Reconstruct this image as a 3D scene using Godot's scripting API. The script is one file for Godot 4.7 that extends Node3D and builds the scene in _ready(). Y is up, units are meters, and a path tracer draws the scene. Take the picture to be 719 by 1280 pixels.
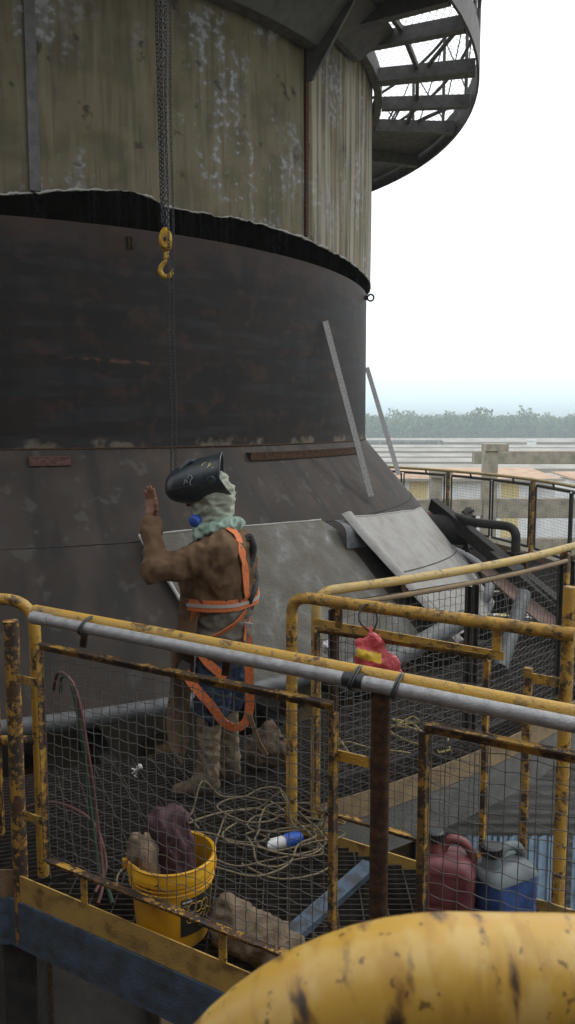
extends Node3D
# A welder on the walkway round a large steel stack: metres, y up, walkway floor at y = 0.

const TC := Vector3(-3.4, 0.0, -9.8)      # axis of the stack
const RING_R := 7.0                       # railing of the round walkway
const CONE_K := 0.84
var M := {}
var used := {}
var rng := RandomNumberGenerator.new()
var fn := FastNoiseLite.new()
var cloth := FastNoiseLite.new()   # folds

# ---------------------------------------------------------------- mesh builder
class MB:
	var v := PackedVector3Array()
	var n := PackedVector3Array()
	var uv := PackedVector2Array()

	func tri(a: Vector3, b: Vector3, c: Vector3, na: Vector3, nb: Vector3, nc: Vector3, ua := Vector2.ZERO, ub := Vector2.ZERO, uc := Vector2.ZERO) -> void:
		if (b - a).cross(c - a).dot(na + nb + nc) > 0.0:
			v.append(a); v.append(c); v.append(b)
			n.append(na); n.append(nc); n.append(nb)
			uv.append(ua); uv.append(uc); uv.append(ub)
		else:
			v.append(a); v.append(b); v.append(c)
			n.append(na); n.append(nb); n.append(nc)
			uv.append(ua); uv.append(ub); uv.append(uc)

	func quad(a: Vector3, b: Vector3, c: Vector3, d: Vector3, outward: Vector3) -> void:
		var m := (c - a).cross(d - b)
		if m.length_squared() < 1e-18:
			return
		m = m.normalized()
		if m.dot(outward) < 0.0:
			m = -m
		tri(a, b, c, m, m, m)
		tri(a, c, d, m, m, m)

	# box with bevelled edges, centred on t
	func box(t: Transform3D, s: Vector3, bevel := 0.0) -> void:
		var h := s * 0.5
		var b: float = minf(bevel, minf(h.x, minf(h.y, h.z)) * 0.9)
		var i := h - Vector3(b, b, b)
		var ax := [Vector3.RIGHT, Vector3.UP, Vector3.BACK]
		for k in 3:
			var p: Vector3 = ax[(k + 1) % 3]
			var q: Vector3 = ax[(k + 2) % 3]
			for sg in [-1.0, 1.0]:
				var o: Vector3 = ax[k] * float(sg) * h[k]
				var pp: Vector3 = p * i[(k + 1) % 3]
				var qq: Vector3 = q * i[(k + 2) % 3]
				quad(t * (o + pp + qq), t * (o + pp - qq), t * (o - pp - qq), t * (o - pp + qq), t.basis * (ax[k] * float(sg)))
		if b <= 0.0:
			return
		for k in 3:
			var k1 := (k + 1) % 3
			var k2 := (k + 2) % 3
			for s1 in [-1.0, 1.0]:
				for s2 in [-1.0, 1.0]:
					var e: Vector3 = ax[k] * i[k]
					var a1: Vector3 = ax[k1] * float(s1) * h[k1] + ax[k2] * float(s2) * i[k2]
					var a2: Vector3 = ax[k1] * float(s1) * i[k1] + ax[k2] * float(s2) * h[k2]
					quad(t * (a1 + e), t * (a2 + e), t * (a2 - e), t * (a1 - e), t.basis * (ax[k1] * float(s1) + ax[k2] * float(s2)))
		for sx in [-1.0, 1.0]:
			for sy in [-1.0, 1.0]:
				for sz in [-1.0, 1.0]:
					var d := t.basis * Vector3(sx, sy, sz).normalized()
					tri(t * Vector3(sx * h.x, sy * i.y, sz * i.z), t * Vector3(sx * i.x, sy * h.y, sz * i.z), t * Vector3(sx * i.x, sy * i.y, sz * h.z), d, d, d)

	# straight bar of rectangular section from a to b; up gives the direction of its height
	func bar(a: Vector3, b: Vector3, w: float, hgt: float, up := Vector3.UP, bevel := 0.0) -> void:
		var z := (b - a).normalized()
		var x := up.cross(z)
		if x.length() < 1e-4:
			x = Vector3.RIGHT.cross(z)
		x = x.normalized()
		var y := z.cross(x)
		box(Transform3D(Basis(x, y, z), (a + b) * 0.5), Vector3(w, hgt, a.distance_to(b)), bevel)

	# L section from a to b
	func angle(a: Vector3, b: Vector3, w: float, th: float, d1: Vector3, d2: Vector3) -> void:
		bar(a + d1 * w * 0.5, b + d1 * w * 0.5, th, w, d1)
		bar(a + d2 * (w * 0.5 + th * 0.5), b + d2 * (w * 0.5 + th * 0.5), th, w - th, d2)

	func tube(p: PackedVector3Array, r: float, seg := 8, closed := false, caps := true, radii := PackedFloat32Array()) -> void:
		var m := p.size()
		if m < 2:
			return
		var t0 := (p[1] - p[0]).normalized()
		var x := t0.cross(Vector3.UP if absf(t0.y) < 0.9 else Vector3.RIGHT).normalized()
		var rings := []
		var len := 0.0
		var lens := []
		for k in m:
			var a := p[(k - 1 + m) % m] if (closed or k > 0) else p[k]
			var b := p[(k + 1) % m] if (closed or k < m - 1) else p[k]
			var t := (b - a).normalized()
			x = (x - t * x.dot(t)).normalized()
			var y := t.cross(x)
			var ring := PackedVector3Array()
			for s in seg + 1:
				var an := TAU * s / seg
				ring.append(x * cos(an) + y * sin(an))
			rings.append(ring)
			if k > 0:
				len += p[k].distance_to(p[k - 1])
			lens.append(len)
		var last := m if closed else m - 1
		for k in last:
			var k2 := (k + 1) % m
			var r1 := radii[k] if radii.size() else r
			var r2 := radii[k2] if radii.size() else r
			var l2: float = lens[k2] if k2 > k else len + p[k].distance_to(p[k2])
			for s in seg:
				var n1: Vector3 = rings[k][s]
				var n2: Vector3 = rings[k][s + 1]
				var n3: Vector3 = rings[k2][s + 1]
				var n4: Vector3 = rings[k2][s]
				var u1 := float(s) / seg
				var u2 := float(s + 1) / seg
				tri(p[k] + n1 * r1, p[k] + n2 * r1, p[k2] + n3 * r2, n1, n2, n3, Vector2(u1, lens[k]), Vector2(u2, lens[k]), Vector2(u2, l2))
				tri(p[k] + n1 * r1, p[k2] + n3 * r2, p[k2] + n4 * r2, n1, n3, n4, Vector2(u1, lens[k]), Vector2(u2, l2), Vector2(u1, l2))
		if caps and not closed:
			for e in [0, m - 1]:
				var dirn := (p[0] - p[1]).normalized() if e == 0 else (p[m - 1] - p[m - 2]).normalized()
				var rr := radii[e] if radii.size() else r
				for s in seg:
					tri(p[e], p[e] + rings[e][s] * rr, p[e] + rings[e][s + 1] * rr, dirn, dirn, dirn)

	# profile of (radius, height) points turned about t's y axis, from angle a0 to a1
	func lathe(prof: PackedVector2Array, seg: int, t := Transform3D(), a0 := 0.0, a1 := TAU, smooth := false) -> void:
		var m := prof.size()
		for k in m - 1:
			var d := prof[k + 1] - prof[k]
			if d.length() < 1e-7:
				continue
			var nr := Vector2(d.y, -d.x).normalized()
			var na := nr
			var nb := nr
			if smooth:
				if k > 0:
					var d0 := prof[k] - prof[k - 1]
					na = (nr + Vector2(d0.y, -d0.x).normalized()).normalized()
				if k < m - 2:
					var d2 := prof[k + 2] - prof[k + 1]
					nb = (nr + Vector2(d2.y, -d2.x).normalized()).normalized()
			for s in seg:
				var c0 := a0 + (a1 - a0) * s / seg
				var c1 := a0 + (a1 - a0) * (s + 1) / seg
				var e0 := Vector3(sin(c0), 0, cos(c0))
				var e1 := Vector3(sin(c1), 0, cos(c1))
				var A := t * (e0 * prof[k].x + Vector3.UP * prof[k].y)
				var B := t * (e1 * prof[k].x + Vector3.UP * prof[k].y)
				var C := t * (e1 * prof[k + 1].x + Vector3.UP * prof[k + 1].y)
				var D := t * (e0 * prof[k + 1].x + Vector3.UP * prof[k + 1].y)
				var nA := (t.basis * (e0 * na.x + Vector3.UP * na.y)).normalized()
				var nB := (t.basis * (e1 * na.x + Vector3.UP * na.y)).normalized()
				var nC := (t.basis * (e1 * nb.x + Vector3.UP * nb.y)).normalized()
				var nD := (t.basis * (e0 * nb.x + Vector3.UP * nb.y)).normalized()
				var u0 := float(s) / seg
				var u1 := float(s + 1) / seg
				var w0 := float(k) / (m - 1)
				var w1 := float(k + 1) / (m - 1)
				if prof[k].x > 1e-6:
					tri(A, B, C, nA, nB, nC, Vector2(u0, w0), Vector2(u1, w0), Vector2(u1, w1))
				if prof[k + 1].x > 1e-6:
					tri(A, C, D, nA, nC, nD, Vector2(u0, w0), Vector2(u1, w1), Vector2(u0, w1))

	# surface f(u, v) with thickness th behind it (against its normal), rims closed
	func sheet(nu: int, nv: int, f: Callable, th: float, outward: Vector3, uvf = null) -> void:
		var P := []
		for i in nu + 1:
			var col := PackedVector3Array()
			for j in nv + 1:
				col.append(f.call(float(i) / nu, float(j) / nv))
			P.append(col)
		var N := []
		for i in nu + 1:
			var col := PackedVector3Array()
			for j in nv + 1:
				var du: Vector3 = P[mini(i + 1, nu)][j] - P[maxi(i - 1, 0)][j]
				var dv: Vector3 = P[i][mini(j + 1, nv)] - P[i][maxi(j - 1, 0)]
				var m := du.cross(dv).normalized()
				if m.dot(outward) < 0.0:
					m = -m
				col.append(m)
			N.append(col)
		for i in nu:
			for j in nv:
				var q := [[i, j], [i + 1, j], [i + 1, j + 1], [i, j + 1]]
				var u := []
				for k in q:
					var a := Vector2(float(k[0]) / nu, float(k[1]) / nv)
					u.append(uvf.call(a.x, a.y) if uvf != null else a)
				var p := []
				var m := []
				for k in q:
					p.append(P[k[0]][k[1]])
					m.append(N[k[0]][k[1]])
				tri(p[0], p[1], p[2], m[0], m[1], m[2], u[0], u[1], u[2])
				tri(p[0], p[2], p[3], m[0], m[2], m[3], u[0], u[2], u[3])
				if th > 0.0:
					tri(p[0] - m[0] * th, p[1] - m[1] * th, p[2] - m[2] * th, -m[0], -m[1], -m[2], u[0], u[1], u[2])
					tri(p[0] - m[0] * th, p[2] - m[2] * th, p[3] - m[3] * th, -m[0], -m[2], -m[3], u[0], u[2], u[3])
		if th <= 0.0:
			return
		for i in nu:
			for j in [0, nv]:
				var jn: int = 1 if j == 0 else nv - 1
				quad(P[i][j], P[i + 1][j], P[i + 1][j] - N[i + 1][j] * th, P[i][j] - N[i][j] * th, P[i][j] - P[i][jn])
		for j in nv:
			for i in [0, nu]:
				var im: int = 1 if i == 0 else nu - 1
				quad(P[i][j], P[i][j + 1], P[i][j + 1] - N[i][j + 1] * th, P[i][j] - N[i][j] * th, P[i][j] - P[im][j])

	# flat strap along p; side[k] is the direction of its width
	func strap(p: PackedVector3Array, side: PackedVector3Array, w: float, th: float) -> void:
		var m := p.size()
		for k in m - 1:
			var t := (p[k + 1] - p[k]).normalized()
			var q := []
			for e in [k, k + 1]:
				var ta := (p[mini(e + 1, m - 1)] - p[maxi(e - 1, 0)]).normalized()
				var s := (side[e] - ta * side[e].dot(ta)).normalized()
				q.append([p[e], s, s.cross(ta)])
			var a: Vector3 = q[0][1] * w * 0.5
			var b: Vector3 = q[1][1] * w * 0.5
			var na: Vector3 = q[0][2]
			var nb: Vector3 = q[1][2]
			for sg in [-1.0, 1.0]:
				var A = p[k] - a + na * th * 0.5 * sg
				var B = p[k] + a + na * th * 0.5 * sg
				var C = p[k + 1] + b + nb * th * 0.5 * sg
				var D = p[k + 1] - b + nb * th * 0.5 * sg
				tri(A, B, C, na * sg, na * sg, nb * sg)
				tri(A, C, D, na * sg, nb * sg, nb * sg)
				quad(p[k] + a * sg + na * th * 0.5, p[k] + a * sg - na * th * 0.5, p[k + 1] + b * sg - nb * th * 0.5, p[k + 1] + b * sg + nb * th * 0.5, a * sg)
			if k == 0:
				quad(p[0] - a + na * th * 0.5, p[0] + a + na * th * 0.5, p[0] + a - na * th * 0.5, p[0] - a - na * th * 0.5, -t)
			if k == m - 2:
				quad(p[m - 1] - b + nb * th * 0.5, p[m - 1] + b + nb * th * 0.5, p[m - 1] + b - nb * th * 0.5, p[m - 1] - b - nb * th * 0.5, t)

	func mesh() -> ArrayMesh:
		var a := []
		a.resize(Mesh.ARRAY_MAX)
		a[Mesh.ARRAY_VERTEX] = v
		a[Mesh.ARRAY_NORMAL] = n
		a[Mesh.ARRAY_TEX_UV] = uv
		var m := ArrayMesh.new()
		m.add_surface_from_arrays(Mesh.PRIMITIVE_TRIANGLES, a)
		return m

# ---------------------------------------------------------------- smooth bodies (surface nets)
class Field:
	var lo: Vector3
	var cell: float
	var nx: int
	var ny: int
	var nz: int
	var g := PackedFloat32Array()
	func _init(a: Vector3, b: Vector3, c: float) -> void:
		lo = a; cell = c
		nx = int((b.x - a.x) / c) + 2; ny = int((b.y - a.y) / c) + 2; nz = int((b.z - a.z) / c) + 2
		g.resize(nx * ny * nz)
		g.fill(1.0)
	# tapered capsule, squashed by sq along each axis, joined with blend k
	func bone(a: Vector3, b: Vector3, ra: float, rb: float, k := 0.03, sq := Vector3.ONE) -> void:
		var rm := maxf(ra, rb) + k + cell * 2.0
		var mn := (a.min(b) - sq * rm - lo) / cell
		var mx := (a.max(b) + sq * rm - lo) / cell
		var A := a / sq
		var ab := (b - a) / sq
		var l2 := maxf(ab.length_squared(), 1e-9)
		var smin := minf(sq.x, minf(sq.y, sq.z))
		for i in range(maxi(0, int(mn.x)), mini(nx, int(mx.x) + 2)):
			for j in range(maxi(0, int(mn.y)), mini(ny, int(mx.y) + 2)):
				var base := (i * ny + j) * nz
				for l in range(maxi(0, int(mn.z)), mini(nz, int(mx.z) + 2)):
					var p := (lo + Vector3(i, j, l) * cell) / sq - A
					var t := clampf(p.dot(ab) / l2, 0.0, 1.0)
					var d := ((p - ab * t).length() - lerpf(ra, rb, t)) * smin
					var e := g[base + l]
					var h := maxf(k - absf(d - e), 0.0) / k
					g[base + l] = minf(d, e) - h * h * k * 0.25
	func rough(noise: FastNoiseLite, amp: float, stretch := Vector3.ONE) -> void:
		for i in nx:
			for j in ny:
				for l in nz:
					var q := (i * ny + j) * nz + l
					if absf(g[q]) < 0.06:
						var p := (lo + Vector3(i, j, l) * cell) * stretch
						g[q] += amp * noise.get_noise_3d(p.x, p.y, p.z)
	func fold(noise: FastNoiseLite, amp: float, stretch := Vector3.ONE) -> void:
		for i in nx:
			for j in ny:
				for l in nz:
					var q := (i * ny + j) * nz + l
					if absf(g[q]) < 0.05:
						var p := (lo + Vector3(i, j, l) * cell) * stretch
						g[q] += amp * (2.0 * absf(noise.get_noise_3d(p.x, p.y, p.z)) - 0.5)
	func at(p: Vector3) -> float:
		var q := (p - lo) / cell
		var i := int(q.x); var j := int(q.y); var l := int(q.z)
		if i < 0 or j < 0 or l < 0 or i >= nx - 1 or j >= ny - 1 or l >= nz - 1:
			return 1.0
		var f := q - Vector3(i, j, l)
		var r := 0.0
		for a in 2:
			for b in 2:
				for c in 2:
					r += g[((i + a) * ny + j + b) * nz + l + c] * (f.x if a else 1.0 - f.x) * (f.y if b else 1.0 - f.y) * (f.z if c else 1.0 - f.z)
		return r
	func grad(p: Vector3) -> Vector3:
		var e := cell
		return Vector3(at(p + Vector3(e, 0, 0)) - at(p - Vector3(e, 0, 0)), at(p + Vector3(0, e, 0)) - at(p - Vector3(0, e, 0)), at(p + Vector3(0, 0, e)) - at(p - Vector3(0, 0, e))).normalized()
	# first point on the surface from p along d
	func hit(p: Vector3, d: Vector3) -> Vector3:
		for k in 200:
			if at(p) <= 0.0:
				return p
			p += d * 0.005
		return p
	func mesh_into(m: MB) -> void:
		var vert := {}
		var pos := PackedVector3Array()
		var nor := PackedVector3Array()
		for i in nx - 1:
			for j in ny - 1:
				for l in nz - 1:
					var q := (i * ny + j) * nz + l
					if g[q] > 6.0 * cell or g[q] < -6.0 * cell:
						continue
					var mask := 0
					var sum := Vector3.ZERO
					var cnt := 0
					var c := PackedFloat32Array()
					for a in 2:
						for b in 2:
							for e in 2:
								c.append(g[q + (a * ny + b) * nz + e])
					for k in 8:
						if c[k] < 0.0:
							mask |= 1 << k
					if mask == 0 or mask == 255:
						continue
					for k in 8:
						for bit in [1, 2, 4]:
							if not (k & bit):
								var k2: int = k | bit
								if (c[k] < 0.0) != (c[k2] < 0.0):
									var t := c[k] / (c[k] - c[k2])
									var p0 := Vector3((k >> 2) & 1, (k >> 1) & 1, k & 1)
									var p1 := Vector3((k2 >> 2) & 1, (k2 >> 1) & 1, k2 & 1)
									sum += p0.lerp(p1, t)
									cnt += 1
					var pt := lo + (Vector3(i, j, l) + sum / cnt) * cell
					vert[q] = pos.size()
					pos.append(pt)
					nor.append(grad(pt))
		var sx := ny * nz
		var sy := nz
		for q in vert:
			var qi: int = q
			var i := qi / sx
			var j := (qi / sy) % ny
			var l := qi % nz
			for ax in 3:
				var step: int = [sx, sy, 1][ax]
				var o1: int = [sy, 1, sx][ax]
				var o2: int = [1, sx, sy][ax]
				if (g[qi] < 0.0) != (g[qi + step] < 0.0):
					if not (vert.has(qi - o1) and vert.has(qi - o2) and vert.has(qi - o1 - o2)):
						continue
					var a: int = vert[qi]; var b: int = vert[qi - o1]; var c2: int = vert[qi - o1 - o2]; var d: int = vert[qi - o2]
					m.tri(pos[a], pos[b], pos[c2], nor[a], nor[b], nor[c2])
					m.tri(pos[a], pos[c2], pos[d], nor[a], nor[c2], nor[d])

# ---------------------------------------------------------------- nodes
func numbered(called: String) -> String:
	if not used.has(called):
		used[called] = 0
		return called
	used[called] += 1
	return "%s_%03d" % [called, used[called]]

func tag(o: Node3D, label: String, category: String, group := "") -> void:
	o.set_meta("label", label)
	o.set_meta("category", category)
	if group:
		o.set_meta("group", group)

func thing(called: String, label: String, category: String, at := Vector3.ZERO, group := "") -> Node3D:
	var o := Node3D.new()
	o.name = numbered(called)
	add_child(o)
	o.position = at
	tag(o, label, category, group)
	return o

func put(called: String, m: MB, material: Material, parent: Node3D, label := "") -> MeshInstance3D:
	return put_mesh(called, m.mesh(), material, parent, label)

func put_mesh(called: String, m: Mesh, material: Material, parent: Node3D, label := "") -> MeshInstance3D:
	var o := MeshInstance3D.new()
	o.name = called if parent != self else numbered(called)
	o.mesh = m
	o.material_override = material
	parent.add_child(o, true)
	if label:
		o.set_meta("label", label)
	return o

func structure(called: String, m: MB, material: Material) -> MeshInstance3D:
	var o := put(called, m, material, self)
	o.set_meta("kind", "structure")
	return o

func pol(az: float, r: float, y: float) -> Vector3:     # about the stack's axis
	var a := deg_to_rad(az)
	return Vector3(sin(a) * r, y, cos(a) * r)

func polw(az: float, r: float, y: float) -> Vector3:
	return TC + pol(az, r, y)

func cone_r(y: float) -> float:
	return 4.324 + (1.735 - y) * CONE_K

func curve(pts: Array, step := 0.02) -> PackedVector3Array:   # smooth line through points
	var out := PackedVector3Array()
	var m := pts.size()
	for k in m - 1:
		var p0: Vector3 = pts[maxi(k - 1, 0)]
		var p1: Vector3 = pts[k]
		var p2: Vector3 = pts[k + 1]
		var p3: Vector3 = pts[mini(k + 2, m - 1)]
		var cnt := maxi(2, int(p1.distance_to(p2) / step))
		for s in cnt:
			var t := float(s) / cnt
			out.append(p1.cubic_interpolate(p2, p0, p3, t))
	out.append(pts[m - 1])
	return out

# polyline with rounded corners of radius r
func bent(pts: Array, r: float, seg := 7) -> PackedVector3Array:
	var out := PackedVector3Array()
	out.append(pts[0])
	for k in range(1, pts.size() - 1):
		var p: Vector3 = pts[k]
		var a: Vector3 = (pts[k - 1] - p).normalized()
		var b: Vector3 = (pts[k + 1] - p).normalized()
		for s in seg + 1:
			var t := float(s) / seg
			out.append((p + a * r).lerp(p, t).lerp(p.lerp(p + b * r, t), t))
	out.append(pts[pts.size() - 1])
	return out

# ---------------------------------------------------------------- materials
func lin(r: float, g: float, b: float) -> Color:
	return Color(r, g, b).linear_to_srgb()

func ntex(freq: float, ramp: Array, octaves := 4, sd := 1, size := 512, kind := FastNoiseLite.TYPE_SIMPLEX_SMOOTH) -> NoiseTexture2D:
	var f := FastNoiseLite.new()
	f.noise_type = kind
	f.frequency = freq
	f.fractal_octaves = octaves
	f.seed = sd
	var t := NoiseTexture2D.new()
	t.width = size
	t.height = size
	t.seamless = true
	t.noise = f
	var g := Gradient.new()
	var offs := PackedFloat32Array()
	var cols := PackedColorArray()
	for e in ramp:
		offs.append(e[0])
		cols.append(e[1])
	g.offsets = offs
	g.colors = cols
	t.color_ramp = g
	return t

func ntex_normal(freq: float, strength: float, sd := 1, octaves := 4) -> NoiseTexture2D:
	var f := FastNoiseLite.new()
	f.frequency = freq
	f.fractal_octaves = octaves
	f.seed = sd
	var t := NoiseTexture2D.new()
	t.width = 512
	t.height = 512
	t.seamless = true
	t.as_normal_map = true
	t.bump_strength = strength
	t.noise = f
	return t

# paint with flaked patches: coarse and fine flakes together, cover 0..1 is how much is bare
func chip_tex(sd: int, cover: float, paint: Color, faded: Color, size := 512) -> ImageTexture:
	var layers := []
	for k in 4:
		var f := FastNoiseLite.new()
		f.seed = sd * 7 + k
		f.frequency = [0.006, 0.028, 0.009, 0.11][k]
		f.fractal_octaves = [3, 4, 4, 2][k]
		layers.append(f.get_seamless_image(size, size).get_data())
	var im := Image.create(size, size, false, Image.FORMAT_RGB8)
	var rust := Color(0.085, 0.043, 0.02)
	var bare := Color(0.028, 0.022, 0.018)
	var lvl := 0.30 + 0.42 * cover
	for i in size * size:
		var a: float = layers[0][i] / 255.0
		var b: float = layers[1][i] / 255.0
		var c: float = layers[2][i] / 255.0
		var d: float = layers[3][i] / 255.0
		var q := a * 0.46 + b * 0.38 + d * 0.16
		var col := paint.lerp(faded, sm(0.35, 0.75, c))
		col = col.lerp(rust, sm(0.60, 0.85, b * 0.5 + d * 0.5) * 0.25)
		var bareness := 1.0 - sm(lvl - 0.012, lvl + 0.006, q)
		col = col.lerp(rust.lerp(bare, sm(0.3, 0.6, c * 0.6 + d * 0.4)), bareness)
		im.set_pixel(i % size, i / size, col.linear_to_srgb())
	return ImageTexture.create_from_image(im)

func mat(key: String, tex: Texture2D, color: Color, rough: float, metal := 0.0, scale := 1.0, normal: Texture2D = null, nscale := 1.0, triplanar := true) -> StandardMaterial3D:
	var m := StandardMaterial3D.new()
	m.albedo_color = color
	m.albedo_texture = tex
	m.roughness = rough
	m.metallic = metal
	if triplanar:
		m.uv1_triplanar = true
		m.uv1_scale = Vector3.ONE * scale
	if normal:
		m.normal_enabled = true
		m.normal_texture = normal
		m.normal_scale = nscale
	M[key] = m
	return m

# stained plate: base tone, vertical streaks, pale patches and rust, as an image of w x h
func plate_image(w: int, h: int, sd: int, spec: Callable) -> ImageTexture:
	var im := Image.create(w, h, false, Image.FORMAT_RGB8)
	var a := FastNoiseLite.new()
	a.seed = sd
	a.fractal_octaves = 5
	a.frequency = 0.01
	for y in h:
		for x in w:
			var c: Color = spec.call(float(x) / w, float(y) / h, a)
			im.set_pixel(x, y, c.linear_to_srgb())
	return ImageTexture.create_from_image(im)

func sm(a: float, b: float, x: float) -> float:
	return smoothstep(a, b, x)

func make_materials() -> void:
	var bump := ntex_normal(0.03, 5.0, 3)
	var fine := ntex_normal(0.12, 4.0, 7)
	var R1 := lin(0.045, 0.026, 0.016)
	var R2 := lin(0.025, 0.02, 0.017)
	mat("yellow", chip_tex(11, 0.17, Color(0.47, 0.275, 0.035), Color(0.40, 0.25, 0.06)), Color.WHITE, 0.5, 0.0, 1.7, fine, 0.5)
	mat("yellow_worn", chip_tex(12, 0.36, Color(0.46, 0.26, 0.03), Color(0.38, 0.225, 0.05)), Color.WHITE, 0.62, 0.0, 1.9, fine, 0.7)
	mat("yellow_flaked", chip_tex(13, 0.62, Color(0.45, 0.25, 0.03), Color(0.37, 0.21, 0.045)), Color.WHITE, 0.7, 0.0, 2.1, fine, 0.8)
	mat("yellow_plate", ntex(0.012, [[0.0, lin(0.08, 0.05, 0.02)], [0.24, lin(0.19, 0.115, 0.03)], [0.4, lin(0.36, 0.23, 0.06)], [0.8, lin(0.44, 0.28, 0.065)], [1.0, lin(0.36, 0.25, 0.1)]], 5, 14), Color.WHITE, 0.6, 0.0, 1.5, fine, 0.5)
	mat("tan_plate", ntex(0.014, [[0.0, lin(0.07, 0.05, 0.03)], [0.3, lin(0.16, 0.11, 0.06)], [0.7, lin(0.23, 0.16, 0.085)], [1.0, lin(0.19, 0.14, 0.08)]], 5, 15), Color.WHITE, 0.75, 0.0, 1.4, fine, 0.6)
	mat("yellow_faded", chip_tex(19, 0.16, Color(0.42, 0.29, 0.085), Color(0.40, 0.30, 0.13)), Color.WHITE, 0.6, 0.0, 1.5, fine, 0.5)
	mat("rust", ntex(0.02, [[0.0, R2], [0.4, R1], [0.7, lin(0.075, 0.04, 0.022)], [1.0, lin(0.13, 0.07, 0.03)]], 5, 16), Color.WHITE, 0.85, 0.0, 2.5, fine, 0.9)
	mat("dark_steel", ntex(0.015, [[0.0, lin(0.022, 0.022, 0.023)], [0.6, lin(0.04, 0.038, 0.036)], [1.0, lin(0.062, 0.05, 0.04)]], 5, 17), Color.WHITE, 0.7, 0.0, 1.2, fine, 0.6)
	mat("deck_steel", ntex(0.02, [[0.0, lin(0.026, 0.023, 0.021)], [0.6, lin(0.05, 0.043, 0.037)], [1.0, lin(0.10, 0.075, 0.055)]], 5, 18), Color.WHITE, 0.8, 0.0, 1.6)
	mat("grey_beam", ntex(0.012, [[0.0, lin(0.055, 0.055, 0.055)], [0.5, lin(0.095, 0.095, 0.093)], [1.0, lin(0.135, 0.13, 0.12)]], 5, 19), Color.WHITE, 0.7, 0.0, 1.2, fine, 0.5)
	mat("blue_beam", ntex(0.014, [[0.0, lin(0.025, 0.026, 0.028)], [0.3, lin(0.04, 0.05, 0.066)], [0.55, lin(0.052, 0.085, 0.13)], [1.0, lin(0.07, 0.11, 0.16)]], 5, 20), Color.WHITE, 0.65, 0.0, 1.6, fine, 0.6)
	mat("wire", null, lin(0.11, 0.105, 0.10), 0.55, 0.3)
	mat("galv", ntex(0.02, [[0.0, lin(0.14, 0.13, 0.12)], [0.3, lin(0.26, 0.26, 0.265)], [0.8, lin(0.36, 0.365, 0.375)], [1.0, lin(0.42, 0.42, 0.42)]], 5, 21), Color.WHITE, 0.5, 0.25, 2.0, fine, 0.4)
	mat("tape", null, lin(0.02, 0.022, 0.025), 0.5)
	mat("pipe_grey", ntex(0.015, [[0.0, lin(0.04, 0.042, 0.045)], [0.5, lin(0.085, 0.09, 0.095)], [1.0, lin(0.14, 0.145, 0.15)]], 5, 22), Color.WHITE, 0.6, 0.1, 1.5, fine, 0.5)
	mat("chain", null, lin(0.10, 0.10, 0.105), 0.42, 0.6)
	mat("chain_dark", null, lin(0.035, 0.036, 0.04), 0.5, 0.5)
	mat("hook_yellow", ntex(0.03, [[0.0, lin(0.06, 0.04, 0.02)], [0.3, lin(0.1, 0.06, 0.02)], [0.34, lin(0.42, 0.24, 0.02)], [1.0, lin(0.5, 0.3, 0.02)]], 4, 23), Color.WHITE, 0.45, 0.0, 4.0)
	# big foreground rail with its own chips
	mat("jacket", ntex(0.018, [[0.0, lin(0.085, 0.053, 0.032)], [0.45, lin(0.122, 0.075, 0.044)], [0.75, lin(0.142, 0.09, 0.054)], [1.0, lin(0.165, 0.108, 0.067)]], 5, 24), Color.WHITE, 0.9, 0.0, 2.0, fine, 0.35)
	mat("apron", ntex(0.02, [[0.0, lin(0.07, 0.048, 0.03)], [0.5, lin(0.13, 0.09, 0.058)], [1.0, lin(0.18, 0.13, 0.085)]], 5, 25), Color.WHITE, 0.9, 0.0, 2.4, fine, 0.4)
	mat("shirt", ntex(0.02, [[0.0, lin(0.07, 0.06, 0.05)], [0.5, lin(0.12, 0.105, 0.088)], [1.0, lin(0.17, 0.15, 0.125)]], 5, 26), Color.WHITE, 0.9, 0.0, 2.2, fine, 0.4)
	mat("jeans", ntex(0.025, [[0.0, lin(0.012, 0.018, 0.032)], [0.5, lin(0.024, 0.036, 0.064)], [1.0, lin(0.05, 0.065, 0.095)]], 5, 27), Color.WHITE, 0.92, 0.0, 2.5, fine, 0.4)
	mat("gaiter", ntex(0.02, [[0.0, lin(0.09, 0.07, 0.05)], [0.5, lin(0.16, 0.125, 0.085)], [1.0, lin(0.22, 0.175, 0.12)]], 5, 28), Color.WHITE, 0.9, 0.0, 2.5, fine, 0.4)
	mat("boot", ntex(0.02, [[0.0, lin(0.05, 0.035, 0.024)], [0.5, lin(0.11, 0.08, 0.055)], [1.0, lin(0.16, 0.12, 0.085)]], 5, 29), Color.WHITE, 0.8, 0.0, 3.0, fine, 0.8)
	mat("sole", null, lin(0.02, 0.019, 0.018), 0.8)
	mat("hood", ntex(0.02, [[0.0, lin(0.19, 0.21, 0.165)], [0.5, lin(0.30, 0.33, 0.265)], [1.0, lin(0.38, 0.41, 0.34)]], 5, 30), Color.WHITE, 0.95, 0.0, 3.0, fine, 0.4)
	mat("scarf", ntex(0.02, [[0.0, lin(0.14, 0.19, 0.155)], [0.5, lin(0.22, 0.30, 0.25)], [1.0, lin(0.28, 0.37, 0.31)]], 5, 31), Color.WHITE, 0.95, 0.0, 3.0, fine, 0.4)
	mat("skin", ntex(0.03, [[0.0, lin(0.13, 0.055, 0.032)], [0.6, lin(0.21, 0.095, 0.056)], [1.0, lin(0.26, 0.12, 0.075)]], 4, 32), Color.WHITE, 0.6, 0.0, 4.0)
	mat("mask", ntex(0.02, [[0.0, lin(0.01, 0.014, 0.018)], [0.6, lin(0.016, 0.024, 0.03)], [1.0, lin(0.035, 0.046, 0.052)]], 5, 33), Color.WHITE, 0.38, 0.0, 3.0, fine, 0.15)
	mat("mask_mark", null, lin(0.42, 0.38, 0.12), 0.7)
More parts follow.
